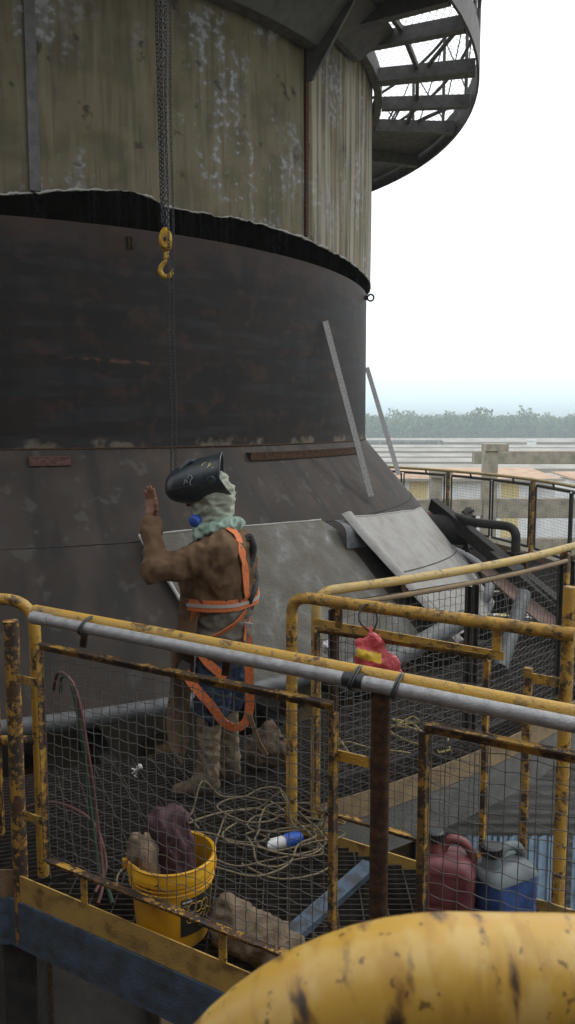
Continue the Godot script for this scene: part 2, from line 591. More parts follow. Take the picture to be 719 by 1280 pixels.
	mat("mask_scuff", null, lin(0.22, 0.25, 0.25), 0.7)
	mat("lens", null, lin(0.10, 0.12, 0.13), 0.15)
	mat("filter_blue", null, lin(0.015, 0.07, 0.36), 0.45)
	mat("orange", ntex(0.03, [[0.0, lin(0.22, 0.06, 0.02)], [0.4, lin(0.50, 0.13, 0.035)], [1.0, lin(0.62, 0.17, 0.05)]], 4, 34), Color.WHITE, 0.75, 0.0, 3.0)
	mat("reflective", null, lin(0.38, 0.36, 0.34), 0.5, 0.2)
	mat("black_web", ntex(0.05, [[0.0, lin(0.012, 0.012, 0.014)], [0.7, lin(0.03, 0.03, 0.034)], [1.0, lin(0.16, 0.16, 0.16)]], 4, 35), Color.WHITE, 0.8, 0.0, 6.0)
	mat("lanyard", null, lin(0.20, 0.14, 0.09), 0.9)
	mat("bucket", ntex(0.015, [[0.0, lin(0.30, 0.16, 0.02)], [0.25, lin(0.62, 0.32, 0.01)], [0.7, lin(0.70, 0.37, 0.01)], [1.0, lin(0.64, 0.36, 0.02)]], 5, 36), Color.WHITE, 0.4, 0.0, 2.0)
	mat("bucket_label", null, lin(0.018, 0.017, 0.016), 0.5)
	mat("bucket_print", null, lin(0.45, 0.28, 0.03), 0.6)
	mat("maroon_cloth", ntex(0.015, [[0.0, lin(0.04, 0.022, 0.026)], [0.5, lin(0.075, 0.042, 0.05)], [1.0, lin(0.11, 0.07, 0.08)]], 5, 37), Color.WHITE, 0.85, 0.0, 2.0, fine, 0.35)
	mat("burlap", ntex(0.02, [[0.0, lin(0.09, 0.068, 0.045)], [0.5, lin(0.17, 0.13, 0.09)], [1.0, lin(0.24, 0.19, 0.135)]], 5, 38), Color.WHITE, 0.95, 0.0, 2.0, fine, 0.6)
	mat("cable", ntex(0.03, [[0.0, lin(0.085, 0.066, 0.038)], [0.5, lin(0.145, 0.115, 0.065)], [1.0, lin(0.20, 0.16, 0.095)]], 4, 39), Color.WHITE, 0.7, 0.0, 3.0)
	mat("cable_yellow", null, lin(0.22, 0.17, 0.06), 0.7)
	mat("hose_green", null, lin(0.022, 0.055, 0.03), 0.55)
	mat("hose_red", null, lin(0.09, 0.032, 0.03), 0.55)
	mat("plug_blue", null, lin(0.02, 0.09, 0.42), 0.4)
	mat("plug_white", null, lin(0.62, 0.62, 0.62), 0.45)
	mat("can_red", ntex(0.012, [[0.0, lin(0.085, 0.024, 0.025)], [0.5, lin(0.16, 0.042, 0.046)], [1.0, lin(0.22, 0.07, 0.072)]], 5, 40), Color.WHITE, 0.5, 0.0, 2.0)
	mat("can_blue", ntex(0.012, [[0.0, lin(0.015, 0.035, 0.11)], [0.5, lin(0.025, 0.06, 0.20)], [1.0, lin(0.045, 0.095, 0.26)]], 5, 41), Color.WHITE, 0.45, 0.0, 2.0)
	mat("can_grey", ntex(0.012, [[0.0, lin(0.06, 0.078, 0.085)], [0.5, lin(0.105, 0.13, 0.14)], [1.0, lin(0.145, 0.17, 0.18)]], 5, 42), Color.WHITE, 0.5, 0.0, 2.0)
	mat("cap_black", null, lin(0.02, 0.02, 0.021), 0.5)
	mat("bag_red", ntex(0.02, [[0.0, lin(0.38, 0.04, 0.045)], [1.0, lin(0.62, 0.09, 0.10)]], 4, 43), Color.WHITE, 0.35, 0.0, 3.0, bump, 1.2)
	mat("bag_yellow", null, lin(0.68, 0.44, 0.04), 0.35)
	mat("paper", null, lin(0.50, 0.50, 0.49), 0.8)
	mat("sheet_steel", ntex(0.008, [[0.0, lin(0.06, 0.05, 0.04)], [0.35, lin(0.09, 0.081, 0.066)], [0.6, lin(0.11, 0.104, 0.09)], [0.72, lin(0.128, 0.127, 0.117)], [0.86, lin(0.20, 0.21, 0.205)], [1.0, lin(0.36, 0.37, 0.36)]], 6, 44, 1024), Color.WHITE, 0.6, 0.0, 0.55, fine, 0.3)
	mat("sheet_pale", ntex(0.008, [[0.0, lin(0.10, 0.075, 0.055)], [0.22, lin(0.17, 0.145, 0.12)], [0.4, lin(0.21, 0.205, 0.19)], [0.8, lin(0.255, 0.25, 0.235)], [1.0, lin(0.2, 0.17, 0.145)]], 6, 45, 1024), Color.WHITE, 0.6, 0.0, 0.5, fine, 0.3)
	mat("cut_edge", ntex(0.05, [[0.0, lin(0.12, 0.115, 0.10)], [0.5, lin(0.32, 0.32, 0.30)], [1.0, lin(0.55, 0.55, 0.52)]], 4, 46), Color.WHITE, 0.8, 0.0, 4.0)
	mat("bar_pale", ntex(0.03, [[0.0, lin(0.16, 0.15, 0.14)], [0.4, lin(0.32, 0.32, 0.31)], [1.0, lin(0.46, 0.46, 0.45)]], 4, 47), Color.WHITE, 0.6, 0.1, 3.0)
	mat("rust_red", ntex(0.02, [[0.0, lin(0.05, 0.022, 0.018)], [0.5, lin(0.10, 0.045, 0.034)], [1.0, lin(0.17, 0.085, 0.065)]], 5, 48), Color.WHITE, 0.85, 0.0, 2.0, fine, 0.8)
	mat("rust_plate", ntex(0.012, [[0.0, lin(0.07, 0.055, 0.05)], [0.5, lin(0.14, 0.085, 0.065)], [1.0, lin(0.24, 0.15, 0.11)]], 5, 49), Color.WHITE, 0.85, 0.0, 1.2, fine, 0.7)
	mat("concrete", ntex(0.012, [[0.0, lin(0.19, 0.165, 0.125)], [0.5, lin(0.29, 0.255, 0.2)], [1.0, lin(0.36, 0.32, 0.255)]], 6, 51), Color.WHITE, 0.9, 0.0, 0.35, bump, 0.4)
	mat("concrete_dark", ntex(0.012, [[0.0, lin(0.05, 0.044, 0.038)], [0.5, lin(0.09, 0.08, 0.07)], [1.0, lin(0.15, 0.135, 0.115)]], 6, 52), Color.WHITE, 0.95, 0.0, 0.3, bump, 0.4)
	mat("white_clad", ntex(0.01, [[0.0, lin(0.66, 0.67, 0.68)], [1.0, lin(0.80, 0.81, 0.82)]], 5, 53), Color.WHITE, 0.6, 0.0, 0.3)
	mat("yellow_clad", null, lin(0.66, 0.55, 0.28), 0.6)
	mat("clay_roof", ntex(0.012, [[0.0, lin(0.30, 0.19, 0.125)], [0.5, lin(0.42, 0.28, 0.19)], [1.0, lin(0.48, 0.36, 0.26)]], 5, 54), Color.WHITE, 0.9, 0.0, 0.15)
	mat("shed_roof", ntex(0.012, [[0.0, lin(0.20, 0.185, 0.16)], [0.5, lin(0.30, 0.28, 0.245)], [1.0, lin(0.38, 0.36, 0.315)]], 5, 55), Color.WHITE, 0.8, 0.0, 0.02)
	mat("grey_clad", ntex(0.012, [[0.0, lin(0.12, 0.116, 0.108)], [0.5, lin(0.19, 0.183, 0.172)], [1.0, lin(0.26, 0.245, 0.23)]], 5, 56), Color.WHITE, 0.7, 0.1, 0.5)
	mat("blue_clad", ntex(0.012, [[0.0, lin(0.14, 0.20, 0.27)], [0.5, lin(0.24, 0.34, 0.46)], [1.0, lin(0.32, 0.42, 0.53)]], 5, 57), Color.WHITE, 0.55, 0.0, 0.8)
	mat("red_clad", null, lin(0.15, 0.04, 0.035), 0.7)
	mat("ground", ntex(0.01, [[0.0, lin(0.07, 0.085, 0.04)], [0.4, lin(0.12, 0.12, 0.065)], [0.6, lin(0.20, 0.16, 0.105)], [1.0, lin(0.28, 0.21, 0.14)]], 6, 58, 1024), Color.WHITE, 1.0, 0.0, 0.012)
	var bark := mat("bark", null, lin(0.07, 0.055, 0.04), 0.95)
	bark.uv1_triplanar = false
	var leaf := mat("leaf", null, lin(1, 1, 1), 0.85, 0.0, 1.0, null, 1.0, false)
	leaf.vertex_color_use_as_albedo = true
	leaf.backlight = lin(0.05, 0.08, 0.02)

	# upper shell: old paint and ash stains
	var up_tex := plate_image(832, 512, 61, func(u: float, v: float, a: FastNoiseLite) -> Color:
		var px := u * 1400.0
		var py := v * 700.0
		var b := a.get_noise_2d(px, py)
		var st := a.get_noise_2d(px * 3.2, py * 0.22 + 900.0)
		var st2 := a.get_noise_2d(px * 9.0, py * 0.5 + 500.0)
		var pat := a.get_noise_2d(px * 0.8 + 3000.0, py * 0.45)
		var fineb := a.get_noise_2d(px * 5.0, py * 5.0 + 7000.0)
		var c := Color(0.145, 0.123, 0.081)
		c = c.lerp(Color(0.105, 0.09, 0.062), sm(-0.25, 0.45, b))
		c = c.lerp(Color(0.195, 0.17, 0.117), sm(-0.05, 0.55, st) * 0.5)
		c = c.lerp(Color(0.065, 0.057, 0.046), sm(0.0, 0.5, st2) * 0.4)
		var where := sm(-0.05, 0.3, a.get_noise_2d(px * 0.45 + 3000.0, py * 0.3))
		c = c.lerp(Color(0.15, 0.157, 0.157), sm(-0.15, 0.4, pat * 0.6 + st * 0.6 + fineb * 0.5) * 0.75 * where)
		c = c.lerp(Color(0.30, 0.315, 0.315), sm(0.18, 0.42, pat * 0.4 + st * 0.45 + fineb * 0.8) * 0.7 * where)
		c = c.lerp(Color(0.04, 0.036, 0.03), sm(0.44, 0.60, a.get_noise_2d(px * 1.7 + 5000.0, py * 1.3 + 777.0) + fineb * 0.2) * 0.8)
		c = c.lerp(Color(0.20, 0.13, 0.07), sm(0.0, 0.5, a.get_noise_2d(px * 4.0 + 800.0, py * 0.15)) * 0.5 * sm(0.58, 0.62, u))
		c = c.lerp(Color(0.36, 0.34, 0.30), sm(-0.2, 0.4, a.get_noise_2d(px * 5.0 + 1800.0, py * 0.12)) * 0.6 * sm(0.58, 0.62, u))
		return c)
	mat("upper_plate", up_tex, Color.WHITE, 0.8, 0.0, 1.0, null, 1.0, false)
	# new ring: mill scale with rust smears and burnt paint along the bottom weld
	var ring_tex := plate_image(832, 320, 62, func(u: float, v: float, a: FastNoiseLite) -> Color:
		var px := u * 1400.0
		var py := v * 330.0
		var b := a.get_noise_2d(px, py)
		var hz := a.get_noise_2d(px * 0.35, py * 3.5 + 200.0)
		var sp := a.get_noise_2d(px * 4.0, py * 4.0 + 4000.0)
		var vt := a.get_noise_2d(px * 2.6, py * 0.3 + 5200.0)
		var c := Color(0.019, 0.0168, 0.0163)
		c = c.lerp(Color(0.028, 0.021, 0.0178), sm(-0.35, 0.6, b + vt * 0.5))
		c = c.lerp(Color(0.03, 0.031, 0.034), sm(0.0, 0.4, hz) * 0.7)
		c = c.lerp(Color(0.015, 0.0148, 0.016), sm(-0.3, 0.6, vt - b * 0.3 + hz * 0.3) * 0.6)
		c = c.lerp(Color(0.055, 0.032, 0.022), sm(0.1, 0.7, a.get_noise_2d(px * 1.1 + 2000.0, py * 1.6) + sp * 0.5) * 0.55)
		c = c.lerp(Color(0.065, 0.042, 0.034), (1.0 - sm(0.0, 0.16, v + b * 0.16 + sp * 0.08)) * 0.45)
		var line := absf(v - 0.6 - b * 0.015)
		c = c.lerp(Color(0.15, 0.075, 0.04), (1.0 - sm(0.0, 0.014, line)) * sm(-0.1, 0.3, hz + sp) * 0.5 * sm(0.2, 0.24, u) * (1.0 - sm(0.36, 0.42, u)))
		c = c.lerp(Color(0.12, 0.10, 0.078), sm(0.955, 0.99, v + sp * 0.03) * sm(-0.2, 0.2, a.get_noise_2d(px * 0.9 + 60.0, 40.0) + sp * 0.3))
		return c)
	mat("ring_plate", ring_tex, Color.WHITE, 0.6, 0.0, 1.0, null, 1.0, false)
	var cone_tex := plate_image(832, 320, 63, func(u: float, v: float, a: FastNoiseLite) -> Color:
		var px := u * 1400.0
		var py := v * 420.0
		var b := a.get_noise_2d(px, py)
		var dn := a.get_noise_2d(px * 1.8, py * 0.35 + 300.0)
		var sp := a.get_noise_2d(px * 4.0, py * 4.0 + 4000.0)
		var c := Color(0.040, 0.034, 0.030)
		c = c.lerp(Color(0.056, 0.044, 0.037), sm(-0.2, 0.45, b))
		c = c.lerp(Color(0.024, 0.0245, 0.025), sm(-0.1, 0.45, dn) * 0.7)
		c = c.lerp(Color(0.055, 0.034, 0.025), sm(0.0, 0.55, a.get_noise_2d(px * 1.3 + 2000.0, py * 1.3) + sp * 0.3) * 0.4)
		c = c.lerp(Color(0.09, 0.086, 0.08), sm(0.30, 0.55, a.get_noise_2d(px * 2.4 + 9000.0, py * 2.4) + sp * 0.3) * 0.4)
		return c)
	mat("cone_plate", cone_tex, Color.WHITE, 0.7, 0.0, 1.0, null, 1.0, false)
	for k in ["ring_plate", "cone_plate", "upper_plate", "deck_steel", "rust", "jacket", "apron", "jeans", "boot", "gaiter", "burlap", "maroon_cloth", "sheet_steel", "dark_steel"]:
		M[k].metallic_specular = 0.25

# ---------------------------------------------------------------- camera, sky, light
func setup_view() -> void:
	var cam := Camera3D.new()
	cam.name = "camera"
	cam.position = Vector3(0, 1.93, 0)
	cam.rotation_degrees = Vector3(-6.4, 0, 0)
	cam.near = 0.05
	cam.far = 4000.0
	var at := CameraAttributesPhysical.new()
	at.frustum_focal_length = 18.83
	at.frustum_focus_distance = 4.6
	at.frustum_near = 0.05
	at.frustum_far = 4000.0
	at.exposure_aperture = 6.3
	cam.attributes = at
	add_child(cam)
	cam.fov = 65.03
	cam.current = true
	var e := Environment.new()
	e.background_mode = Environment.BG_SKY
	var sk := ProceduralSkyMaterial.new()
	sk.sky_top_color = Color(0.97, 0.985, 1.0)
	sk.sky_horizon_color = Color(0.70, 0.79, 0.82)
	sk.sky_curve = 0.055
	sk.ground_horizon_color = Color(0.62, 0.68, 0.70)
	sk.ground_bottom_color = Color(0.30, 0.30, 0.28)
	sk.energy_multiplier = 1.0
	var s := Sky.new()
	s.sky_material = sk
	e.sky = s
	e.background_energy_multiplier = 1.5
	e.tonemap_mode = Environment.TONE_MAPPER_LINEAR
	e.tonemap_exposure = 1.12
	e.fog_enabled = true
	e.fog_density = 0.0013
	e.fog_light_color = Color(0.87, 0.92, 0.93)
	e.sdfgi_enabled = true
	e.ssao_enabled = true
	e.ssil_enabled = true
	var we := WorldEnvironment.new()
	we.name = "environment"
	we.environment = e
	add_child(we)
	var sun := DirectionalLight3D.new()
	sun.name = "sun"
	sun.light_energy = 0.35
	sun.light_angular_distance = 14.0
	sun.light_color = Color(1.0, 0.97, 0.93)
	sun.shadow_enabled = true
	add_child(sun)
	sun.look_at_from_position(Vector3(9, 12, -7), Vector3.ZERO)

# ---------------------------------------------------------------- ground and distance
func build_ground() -> void:
	var m := MB.new()
	m.quad(Vector3(-1500, -10, 200), Vector3(1500, -10, 200), Vector3(1500, -10, -3000), Vector3(-1500, -10, -3000), Vector3.UP)
	structure("ground", m, M.ground)

func leaf_clump(sd: int, count: int, rad: Vector3, tone: Color) -> ArrayMesh:
	var r := RandomNumberGenerator.new()
	r.seed = sd
	var v := PackedVector3Array()
	var n := PackedVector3Array()
	var c := PackedColorArray()
	var lobes := []
	for k in 7:
		lobes.append([Vector3(r.randf_range(-0.6, 0.6), r.randf_range(-0.5, 0.75), r.randf_range(-0.6, 0.6)) * rad, r.randf_range(0.35, 0.6)])
	for k in count:
		var lb: Array = lobes[r.randi() % lobes.size()]
		var d := Vector3(r.randfn(), r.randfn(), r.randfn()).normalized()
		var p: Vector3 = lb[0] + d * rad * float(lb[1]) * r.randf_range(0.6, 1.05)
		var s := r.randf_range(0.28, 0.75)
		var a := Vector3(r.randfn(), r.randfn() * 0.6, r.randfn()).normalized() * s
		var b := d.cross(a).normalized() * s * 0.7
		var t := tone * r.randf_range(0.65, 1.35)
		var m := (d + Vector3(0, 0.35, 0)).normalized()
		for q in [[-a, b, a], [-a, a, -b]]:
			for w in q:
				v.append(p + w)
				n.append(m)
				c.append(Color(t.r, t.g, t.b))
	var arr := []
	arr.resize(Mesh.ARRAY_MAX)
	arr[Mesh.ARRAY_VERTEX] = v
	arr[Mesh.ARRAY_NORMAL] = n
	arr[Mesh.ARRAY_COLOR] = c
	var me := ArrayMesh.new()
	me.add_surface_from_arrays(Mesh.PRIMITIVE_TRIANGLES, arr)
	return me

func build_woods() -> void:
	rng.seed = 5
	var kinds := [leaf_clump(1, 420, Vector3(5, 4.6, 5), Color(0.065, 0.115, 0.035)), leaf_clump(2, 420, Vector3(4.2, 5.6, 4.2), Color(0.09, 0.14, 0.045)), leaf_clump(3, 420, Vector3(6, 4.2, 6), Color(0.05, 0.09, 0.03))]
	var spots := [[], [], []]
	for k in 2300:
		var z := -rng.randf_range(0.0, 1.0)
		z = -410.0 - 420.0 * z * z
		var x := rng.randf_range(-0.05, 0.5) * -z + rng.randf_range(-6, 6)
		var s := rng.randf_range(0.75, 1.25)
		if rng.randf() < 0.06:
			s *= 1.3
		var b := Basis(Vector3.UP, rng.randf() * TAU).scaled(Vector3(s, s * rng.randf_range(0.85, 1.3), s))
		spots[rng.randi() % 3].append(Transform3D(b, Vector3(x, -10.0 + 6.2 * s + fn.get_noise_2d(x * 2.0, z) * 3.0, z)))
	for k in 3:
		var mm := MultiMesh.new()
		mm.transform_format = MultiMesh.TRANSFORM_3D
		mm.mesh = kinds[k]
		mm.instance_count = spots[k].size()
		for q in spots[k].size():
			mm.set_instance_transform(q, spots[k][q])
		var o := MultiMeshInstance3D.new()
		o.name = numbered("distant_woods")
		o.multimesh = mm
		o.material_override = M.leaf
		add_child(o)
		tag(o, ["hazy belt of dark green trees along the horizon", "lighter green trees mixed through the hazy horizon belt", "broad low crowns in the hazy belt on the horizon"][k], "woods")
		o.set_meta("kind", "stuff")
	# trunks of the wood's near edge
	var tm := MB.new()
	for k in 70:
		var x := rng.randf_range(-15, 210)
		var z := -408.0 - rng.randf_range(0, 12)
		tm.tube(PackedVector3Array([Vector3(x, -10.0, z), Vector3(x + rng.randf_range(-0.4, 0.4), -3.5, z), Vector3(x + rng.randf_range(-0.8, 0.8), 1.0, z)]), 0.3, 5, false, false, PackedFloat32Array([0.35, 0.25, 0.12]))
	var tr := put("woodland_trunks", tm, M.bark, self)
	tag(tr, "thin trunks under the front edge of the distant trees", "trunks")
	tr.set_meta("kind", "stuff")

# long low shed: two-slope roof on columns
func long_shed(x0: float, x1: float, z: float, wide: float, eave: float, rise: float, label: String, roof: Material) -> void:
	var t := thing("long_shed", label, "shed", Vector3((x0 + x1) * 0.5, -10, z), "long low sheds of the works yard")
	var h := (x1 - x0) * 0.5
	var m := MB.new()
	for sg in [-1.0, 1.0]:
		var a := Vector3(-h, eave, sg * wide * 0.5)
		var b := Vector3(-h, eave + rise, 0)
		var w := Vector3(2.0 * h, 0, 0)
		m.sheet(1, 1, func(u: float, v: float) -> Vector3: return a.lerp(b, v) + w * u, 0.18, Vector3.UP)
	put("roof", m, roof, t)
	m = MB.new()
	m.bar(Vector3(-h, eave - 0.28, wide * 0.5 - 0.2), Vector3(h, eave - 0.28, wide * 0.5 - 0.2), 0.3, 0.5)
	put("eaves_beam", m, M.concrete, t)
	m = MB.new()
	m.bar(Vector3(-h, (eave - 1.4) * 0.5, -wide * 0.5 + 0.3), Vector3(h, (eave - 1.4) * 0.5, -wide * 0.5 + 0.3), 0.2, eave - 1.4)
	put("rear_wall", m, M.concrete, t)
	var col := MB.new()
	col.box(Transform3D(Basis(), Vector3(0, (eave - 0.5) * 0.5, 0)), Vector3(0.5, eave - 0.5, 0.5), 0.03)
	var cm := col.mesh()
	var cnt := int((x1 - x0) / 11.0)
	for k in cnt + 1:
		var o := put_mesh("column", cm, M.concrete, t)
		o.position = Vector3(-h + 0.6 + (2.0 * h - 1.2) * k / cnt, 0, wide * 0.5 - 0.2)

func corrugated(m: MB, w: float, h: float, pitch: float, depth: float, horizontal := false) -> void:
	# ribbed panel in the xy plane, 0..w, 0..h, facing +z
	var L := h if horizontal else w
	var cnt := int(round(L / pitch))
	var prof := PackedVector2Array()
	for k in cnt:
		var s := L * k / cnt
		var p := L / cnt
		prof.append(Vector2(s, 0)); prof.append(Vector2(s + p * 0.45, 0)); prof.append(Vector2(s + p * 0.58, depth)); prof.append(Vector2(s + p * 0.87, depth))
	prof.append(Vector2(L, 0))
	for k in prof.size() - 1:
		var a := prof[k]
		var b := prof[k + 1]
		if horizontal:
			m.quad(Vector3(0, a.x, a.y), Vector3(w, a.x, a.y), Vector3(w, b.x, b.y), Vector3(0, b.x, b.y), Vector3(0, 0, 1))
		else:
			m.quad(Vector3(a.x, 0, a.y), Vector3(a.x, h, a.y), Vector3(b.x, h, b.y), Vector3(b.x, 0, b.y), Vector3(0, 0, 1))

func build_distance() -> void:
	long_shed(-10, 150, -318, 10, 5.0, 0.6, "farthest long grey shed in front of the wood", M.shed_roof)
	long_shed(50, 190, -262, 9, 5.6, 0.5, "long shed with dark open front below the wood", M.shed_roof)
	long_shed(-12, 140, -226, 9, 5.0, 0.6, "long pale roofed shed behind five others", M.shed_roof)
	long_shed(-12, 120, -192, 8, 5.2, 0.5, "long pale roofed shed behind four others", M.shed_roof)
	long_shed(-12, 64, -166, 8, 5.0, 0.5, "shorter long shed ending in a pale post", M.shed_roof)
	long_shed(-12, 110, -145, 8, 5.0, 0.5, "long grey shed behind two others", M.shed_roof)
	long_shed(-12, 90, -127, 7, 4.8, 0.5, "long grey shed second behind the clay roofed halls", M.shed_roof)
	long_shed(-12, 80, -112, 7, 4.4, 0.5, "long grey shed just behind the clay roofed halls", M.shed_roof)
	for k in 3:
		var s: Array = [[62.0, -6.0, 236.0, 1.6], [71.5, -3.6, 236.0, 2.2], [79.0, -5.6, 236.0, 1.8]][k]
		var m := MB.new()
		m.box(Transform3D(Basis(), Vector3(0, (s[1] + 10.0) * 0.5, 0)), Vector3(s[3], s[1] + 10.0, 2.0), 0.05)
		m.box(Transform3D(Basis(), Vector3(0, s[1] + 10.15, 0)), Vector3(s[3] + 0.5, 0.3, 2.5), 0.05)
		var o := put("silo_block", m, M.white_clad, self)
		o.position = Vector3(s[0], -10, -s[2])
		tag(o, ["low pale block before the dark open shed", "tall pale block before the dark open shed", "middle sized pale block before the dark open shed"][k], "block", "pale blocks before the dark shed")
	# clay-roofed halls with ribbed white walls
	for k in 2:
		var x0: float = [4.0, 19.5][k]
		var w: float = [12.1, 13.2][k]
		var z: float = [-48.0, -52.0][k]
		var top: float = [-1.5, -2.0][k]
		var t := thing("clad_hall", ["white ribbed hall with clay red roof behind the concrete frame", "white and grey ribbed hall with sloping clay roof beside the other hall"][k], "hall", Vector3(x0, -10, z), "clay roofed halls")
		var h := top + 10.0
		var pm := MB.new()
		corrugated(pm, 1.1, h, 0.275, 0.06)
		var pmesh := pm.mesh()
		for q in int(w / 1.1):
			var o := put_mesh("wall_panel", pmesh, M.yellow_clad if q in [3, 8] and k == 0 or q == 0 else (M.white_clad if k == 0 or q < 4 else M.grey_clad), t)
			o.position = Vector3(q * 1.1, 0, 0)
		var m := MB.new()
		var ww := w + 0.6
		m.sheet(1, 1, func(u: float, v: float) -> Vector3: return Vector3(-0.3 + ww * u, h + 0.05 + v * 0.3, 0.5 - v * 7.0), 0.12, Vector3.UP)
		put("roof", m, M.clay_roof, t)
		m = MB.new()
		m.box(Transform3D(Basis(), Vector3(w * 0.5, h * 0.5, -3.4)), Vector3(w - 0.1, h - 0.1, 6.4))
		put("hall_body", m, M.white_clad, t)
		m = MB.new()
		m.bar(Vector3(-0.3, h + 0.02, 0.62), Vector3(w + 0.3, h + 0.02, 0.62), 0.14, 0.16)
		put("gutter", m, M.shed_roof, t)
	# concrete frame
	var f := thing("concrete_frame", "weathered beige concrete columns and beams standing before the white hall", "concrete frame", Vector3(0, -10, -30))
	for c in [[5.55, 9.85, 0.42], [7.55, 10.85, 0.5], [11.2, 10.6, 0.5]]:
		var m := MB.new()
		m.box(Transform3D(Basis(), Vector3(c[0], c[1] * 0.5, 0)), Vector3(c[2], c[1], 0.5), 0.02)
		put("column", m, M.concrete, f)
		m = MB.new()
		m.box(Transform3D(Basis(), Vector3(c[0] + 0.18, c[1] + 0.14, 0)), Vector3(c[2] + 0.35, 0.28, 0.7), 0.02)
		put("column_head", m, M.concrete, f)
	for b in [[5.77, 7.29, 8.75, 0.62], [7.81, 10.94, 8.72, 0.74], [5.77, 7.29, 7.0, 0.7], [7.81, 10.94, 7.1, 0.95], [3.0, 5.33, 8.75, 0.6], [11.46, 15.0, 8.7, 0.74]]:
		var m := MB.new()
		m.box(Transform3D(Basis(), Vector3((b[0] + b[1]) * 0.5, b[2], 0)), Vector3(b[1] - b[0], b[3], 0.42), 0.02)
		put("beam", m, M.concrete, f)
	var m2 := MB.new()
	m2.box(Transform3D(Basis(), Vector3(9.6, 10.55, -1.6)), Vector3(4.6, 0.5, 0.5), 0.02)
	put("beam", m2, M.concrete, f)
	# dark red ribbed screen
	var rs := thing("red_screen", "dark red ribbed metal screen between the stack and the concrete frame", "screen", Vector3(4.2, -10, -27))
	var rm := MB.new()
	corrugated(rm, 1.1, 8.9, 0.2, 0.04)
	put("ribbed_sheet", rm, M.red_clad, rs)
	rm = MB.new()
	for px in [0.05, 1.05]:
		rm.bar(Vector3(px, 0, -0.06), Vector3(px, 9.0, -0.06), 0.08, 0.08)
	put("support_post", rm, M.dark_steel, rs)
	# ribbed building under the walkway
	var s2 := thing("ribbed_building", "grey building with level ribs and a blue ribbed lower wall under the walkway", "building", Vector3(1.28, -10, -7.6))
	var gm := MB.new()
	corrugated(gm, 5.2, 2.5, 0.1, 0.045, true)
	var go := put("upper_cladding", gm, M.grey_clad, s2)
	go.position = Vector3(0, 7.02, 0)
	gm = MB.new()
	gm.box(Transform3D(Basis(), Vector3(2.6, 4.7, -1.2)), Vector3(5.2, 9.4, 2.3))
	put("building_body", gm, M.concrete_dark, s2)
	gm = MB.new()
	corrugated(gm, 0.62, 1.25, 0.085, 0.022)
	var bmesh := gm.mesh()
	for k in 4:
		if k == 1:
			continue
		var bo := put_mesh("blue_panel", bmesh, M.blue_clad, s2)
		bo.position = Vector3([0.08, 0.0, 0.58, 1.30][k], 6.97, 0.72)
	gm = MB.new()
	gm.bar(Vector3(0.1, 7.0, 0.68), Vector3(3.2, 6.9, 0.68), 0.05, 0.08)
	gm.bar(Vector3(0.1, 6.9, 0.68), Vector3(0.1, 0, 0.68), 0.06, 0.06)
	gm.bar(Vector3(3.2, 6.8, 0.68), Vector3(3.2, 0, 0.68), 0.06, 0.06)
	put("panel_rail", gm, M.rust, s2)
	gm = MB.new()
	gm.tube(PackedVector3Array([Vector3(0.02, 0, 0.06), Vector3(0.02, 9.3, 0.06)]), 0.03, 10)
	put("downpipe", gm, M.white_clad, s2)
	gm = MB.new()
	for q in 3:
		gm.box(Transform3D(Basis(), Vector3(0.82 + q * 0.036, 7.84, 0.748)), Vector3(0.026, 0.05, 0.004))
		gm.box(Transform3D(Basis(), Vector3(0.83 + q * 0.036, 7.78, 0.748)), Vector3(0.02, 0.05, 0.004))
	put("white_stencil", gm, M.paper, s2)
	# lower concrete deck in the shade below the walkway
	var lm := MB.new()
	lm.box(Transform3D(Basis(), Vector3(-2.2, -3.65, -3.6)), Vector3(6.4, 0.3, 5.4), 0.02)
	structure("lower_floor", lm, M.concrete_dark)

# unseen ribbed building added behind and left of the landing to shade the stack
func build_shade_building() -> void:
	var t := thing("added_shade_building", "added unseen ribbed building behind the landing that shades the stack", "building", Vector3(0, -10, 0))
	for w in [[Vector3(3.5, 0, 2.2), PI, 13.0, 17.5], [Vector3(-7.6, 0, 2.2), PI / 2, 5.2, 17.5]]:
		var pm := MB.new()
		corrugated(pm, 1.0, w[3], 0.25, 0.05)
		var me := pm.mesh()
		for q in int(w[2]):
			var o := put_mesh("wall_panel", me, M.rust_plate, t)
			o.rotation.y = w[1]
			o.position = w[0] + Vector3(q, 0, 0).rotated(Vector3.UP, w[1])
	var m := MB.new()
	m.box(Transform3D(Basis(), Vector3(-3.0, 8.7, 4.3)), Vector3(13.0, 17.4, 4.0))
	put("building_body", m, M.concrete_dark, t)
	m = MB.new()
	m.box(Transform3D(Basis(), Vector3(-9.0, 8.7, -0.4)), Vector3(2.7, 17.4, 5.3))
	put("wing_body", m, M.concrete_dark, t)

# ---------------------------------------------------------------- the stack
func edge_y(az: float) -> float:
	var d := [[-60.0, 3.5], [10.0, 3.44], [19.3, 3.47], [27.2, 3.567], [31.1, 3.60], [33.2, 3.575], [34.6, 3.53], [38.0, 3.522], [44.2, 3.542], [53.4, 3.527], [63.2, 3.496], [73.9, 3.467], [120.0, 3.45], [300.0, 3.5]]
	var y := 3.5
	for k in d.size() - 1:
		if az >= d[k][0] and az <= d[k + 1][0]:
			y = lerpf(d[k][1], d[k + 1][1], (az - d[k][0]) / (d[k + 1][0] - d[k][0]))
	return y + fn.get_noise_1d(az * 55.0) * 0.012 + fn.get_noise_1d(az * 260.0 + 70.0) * 0.008

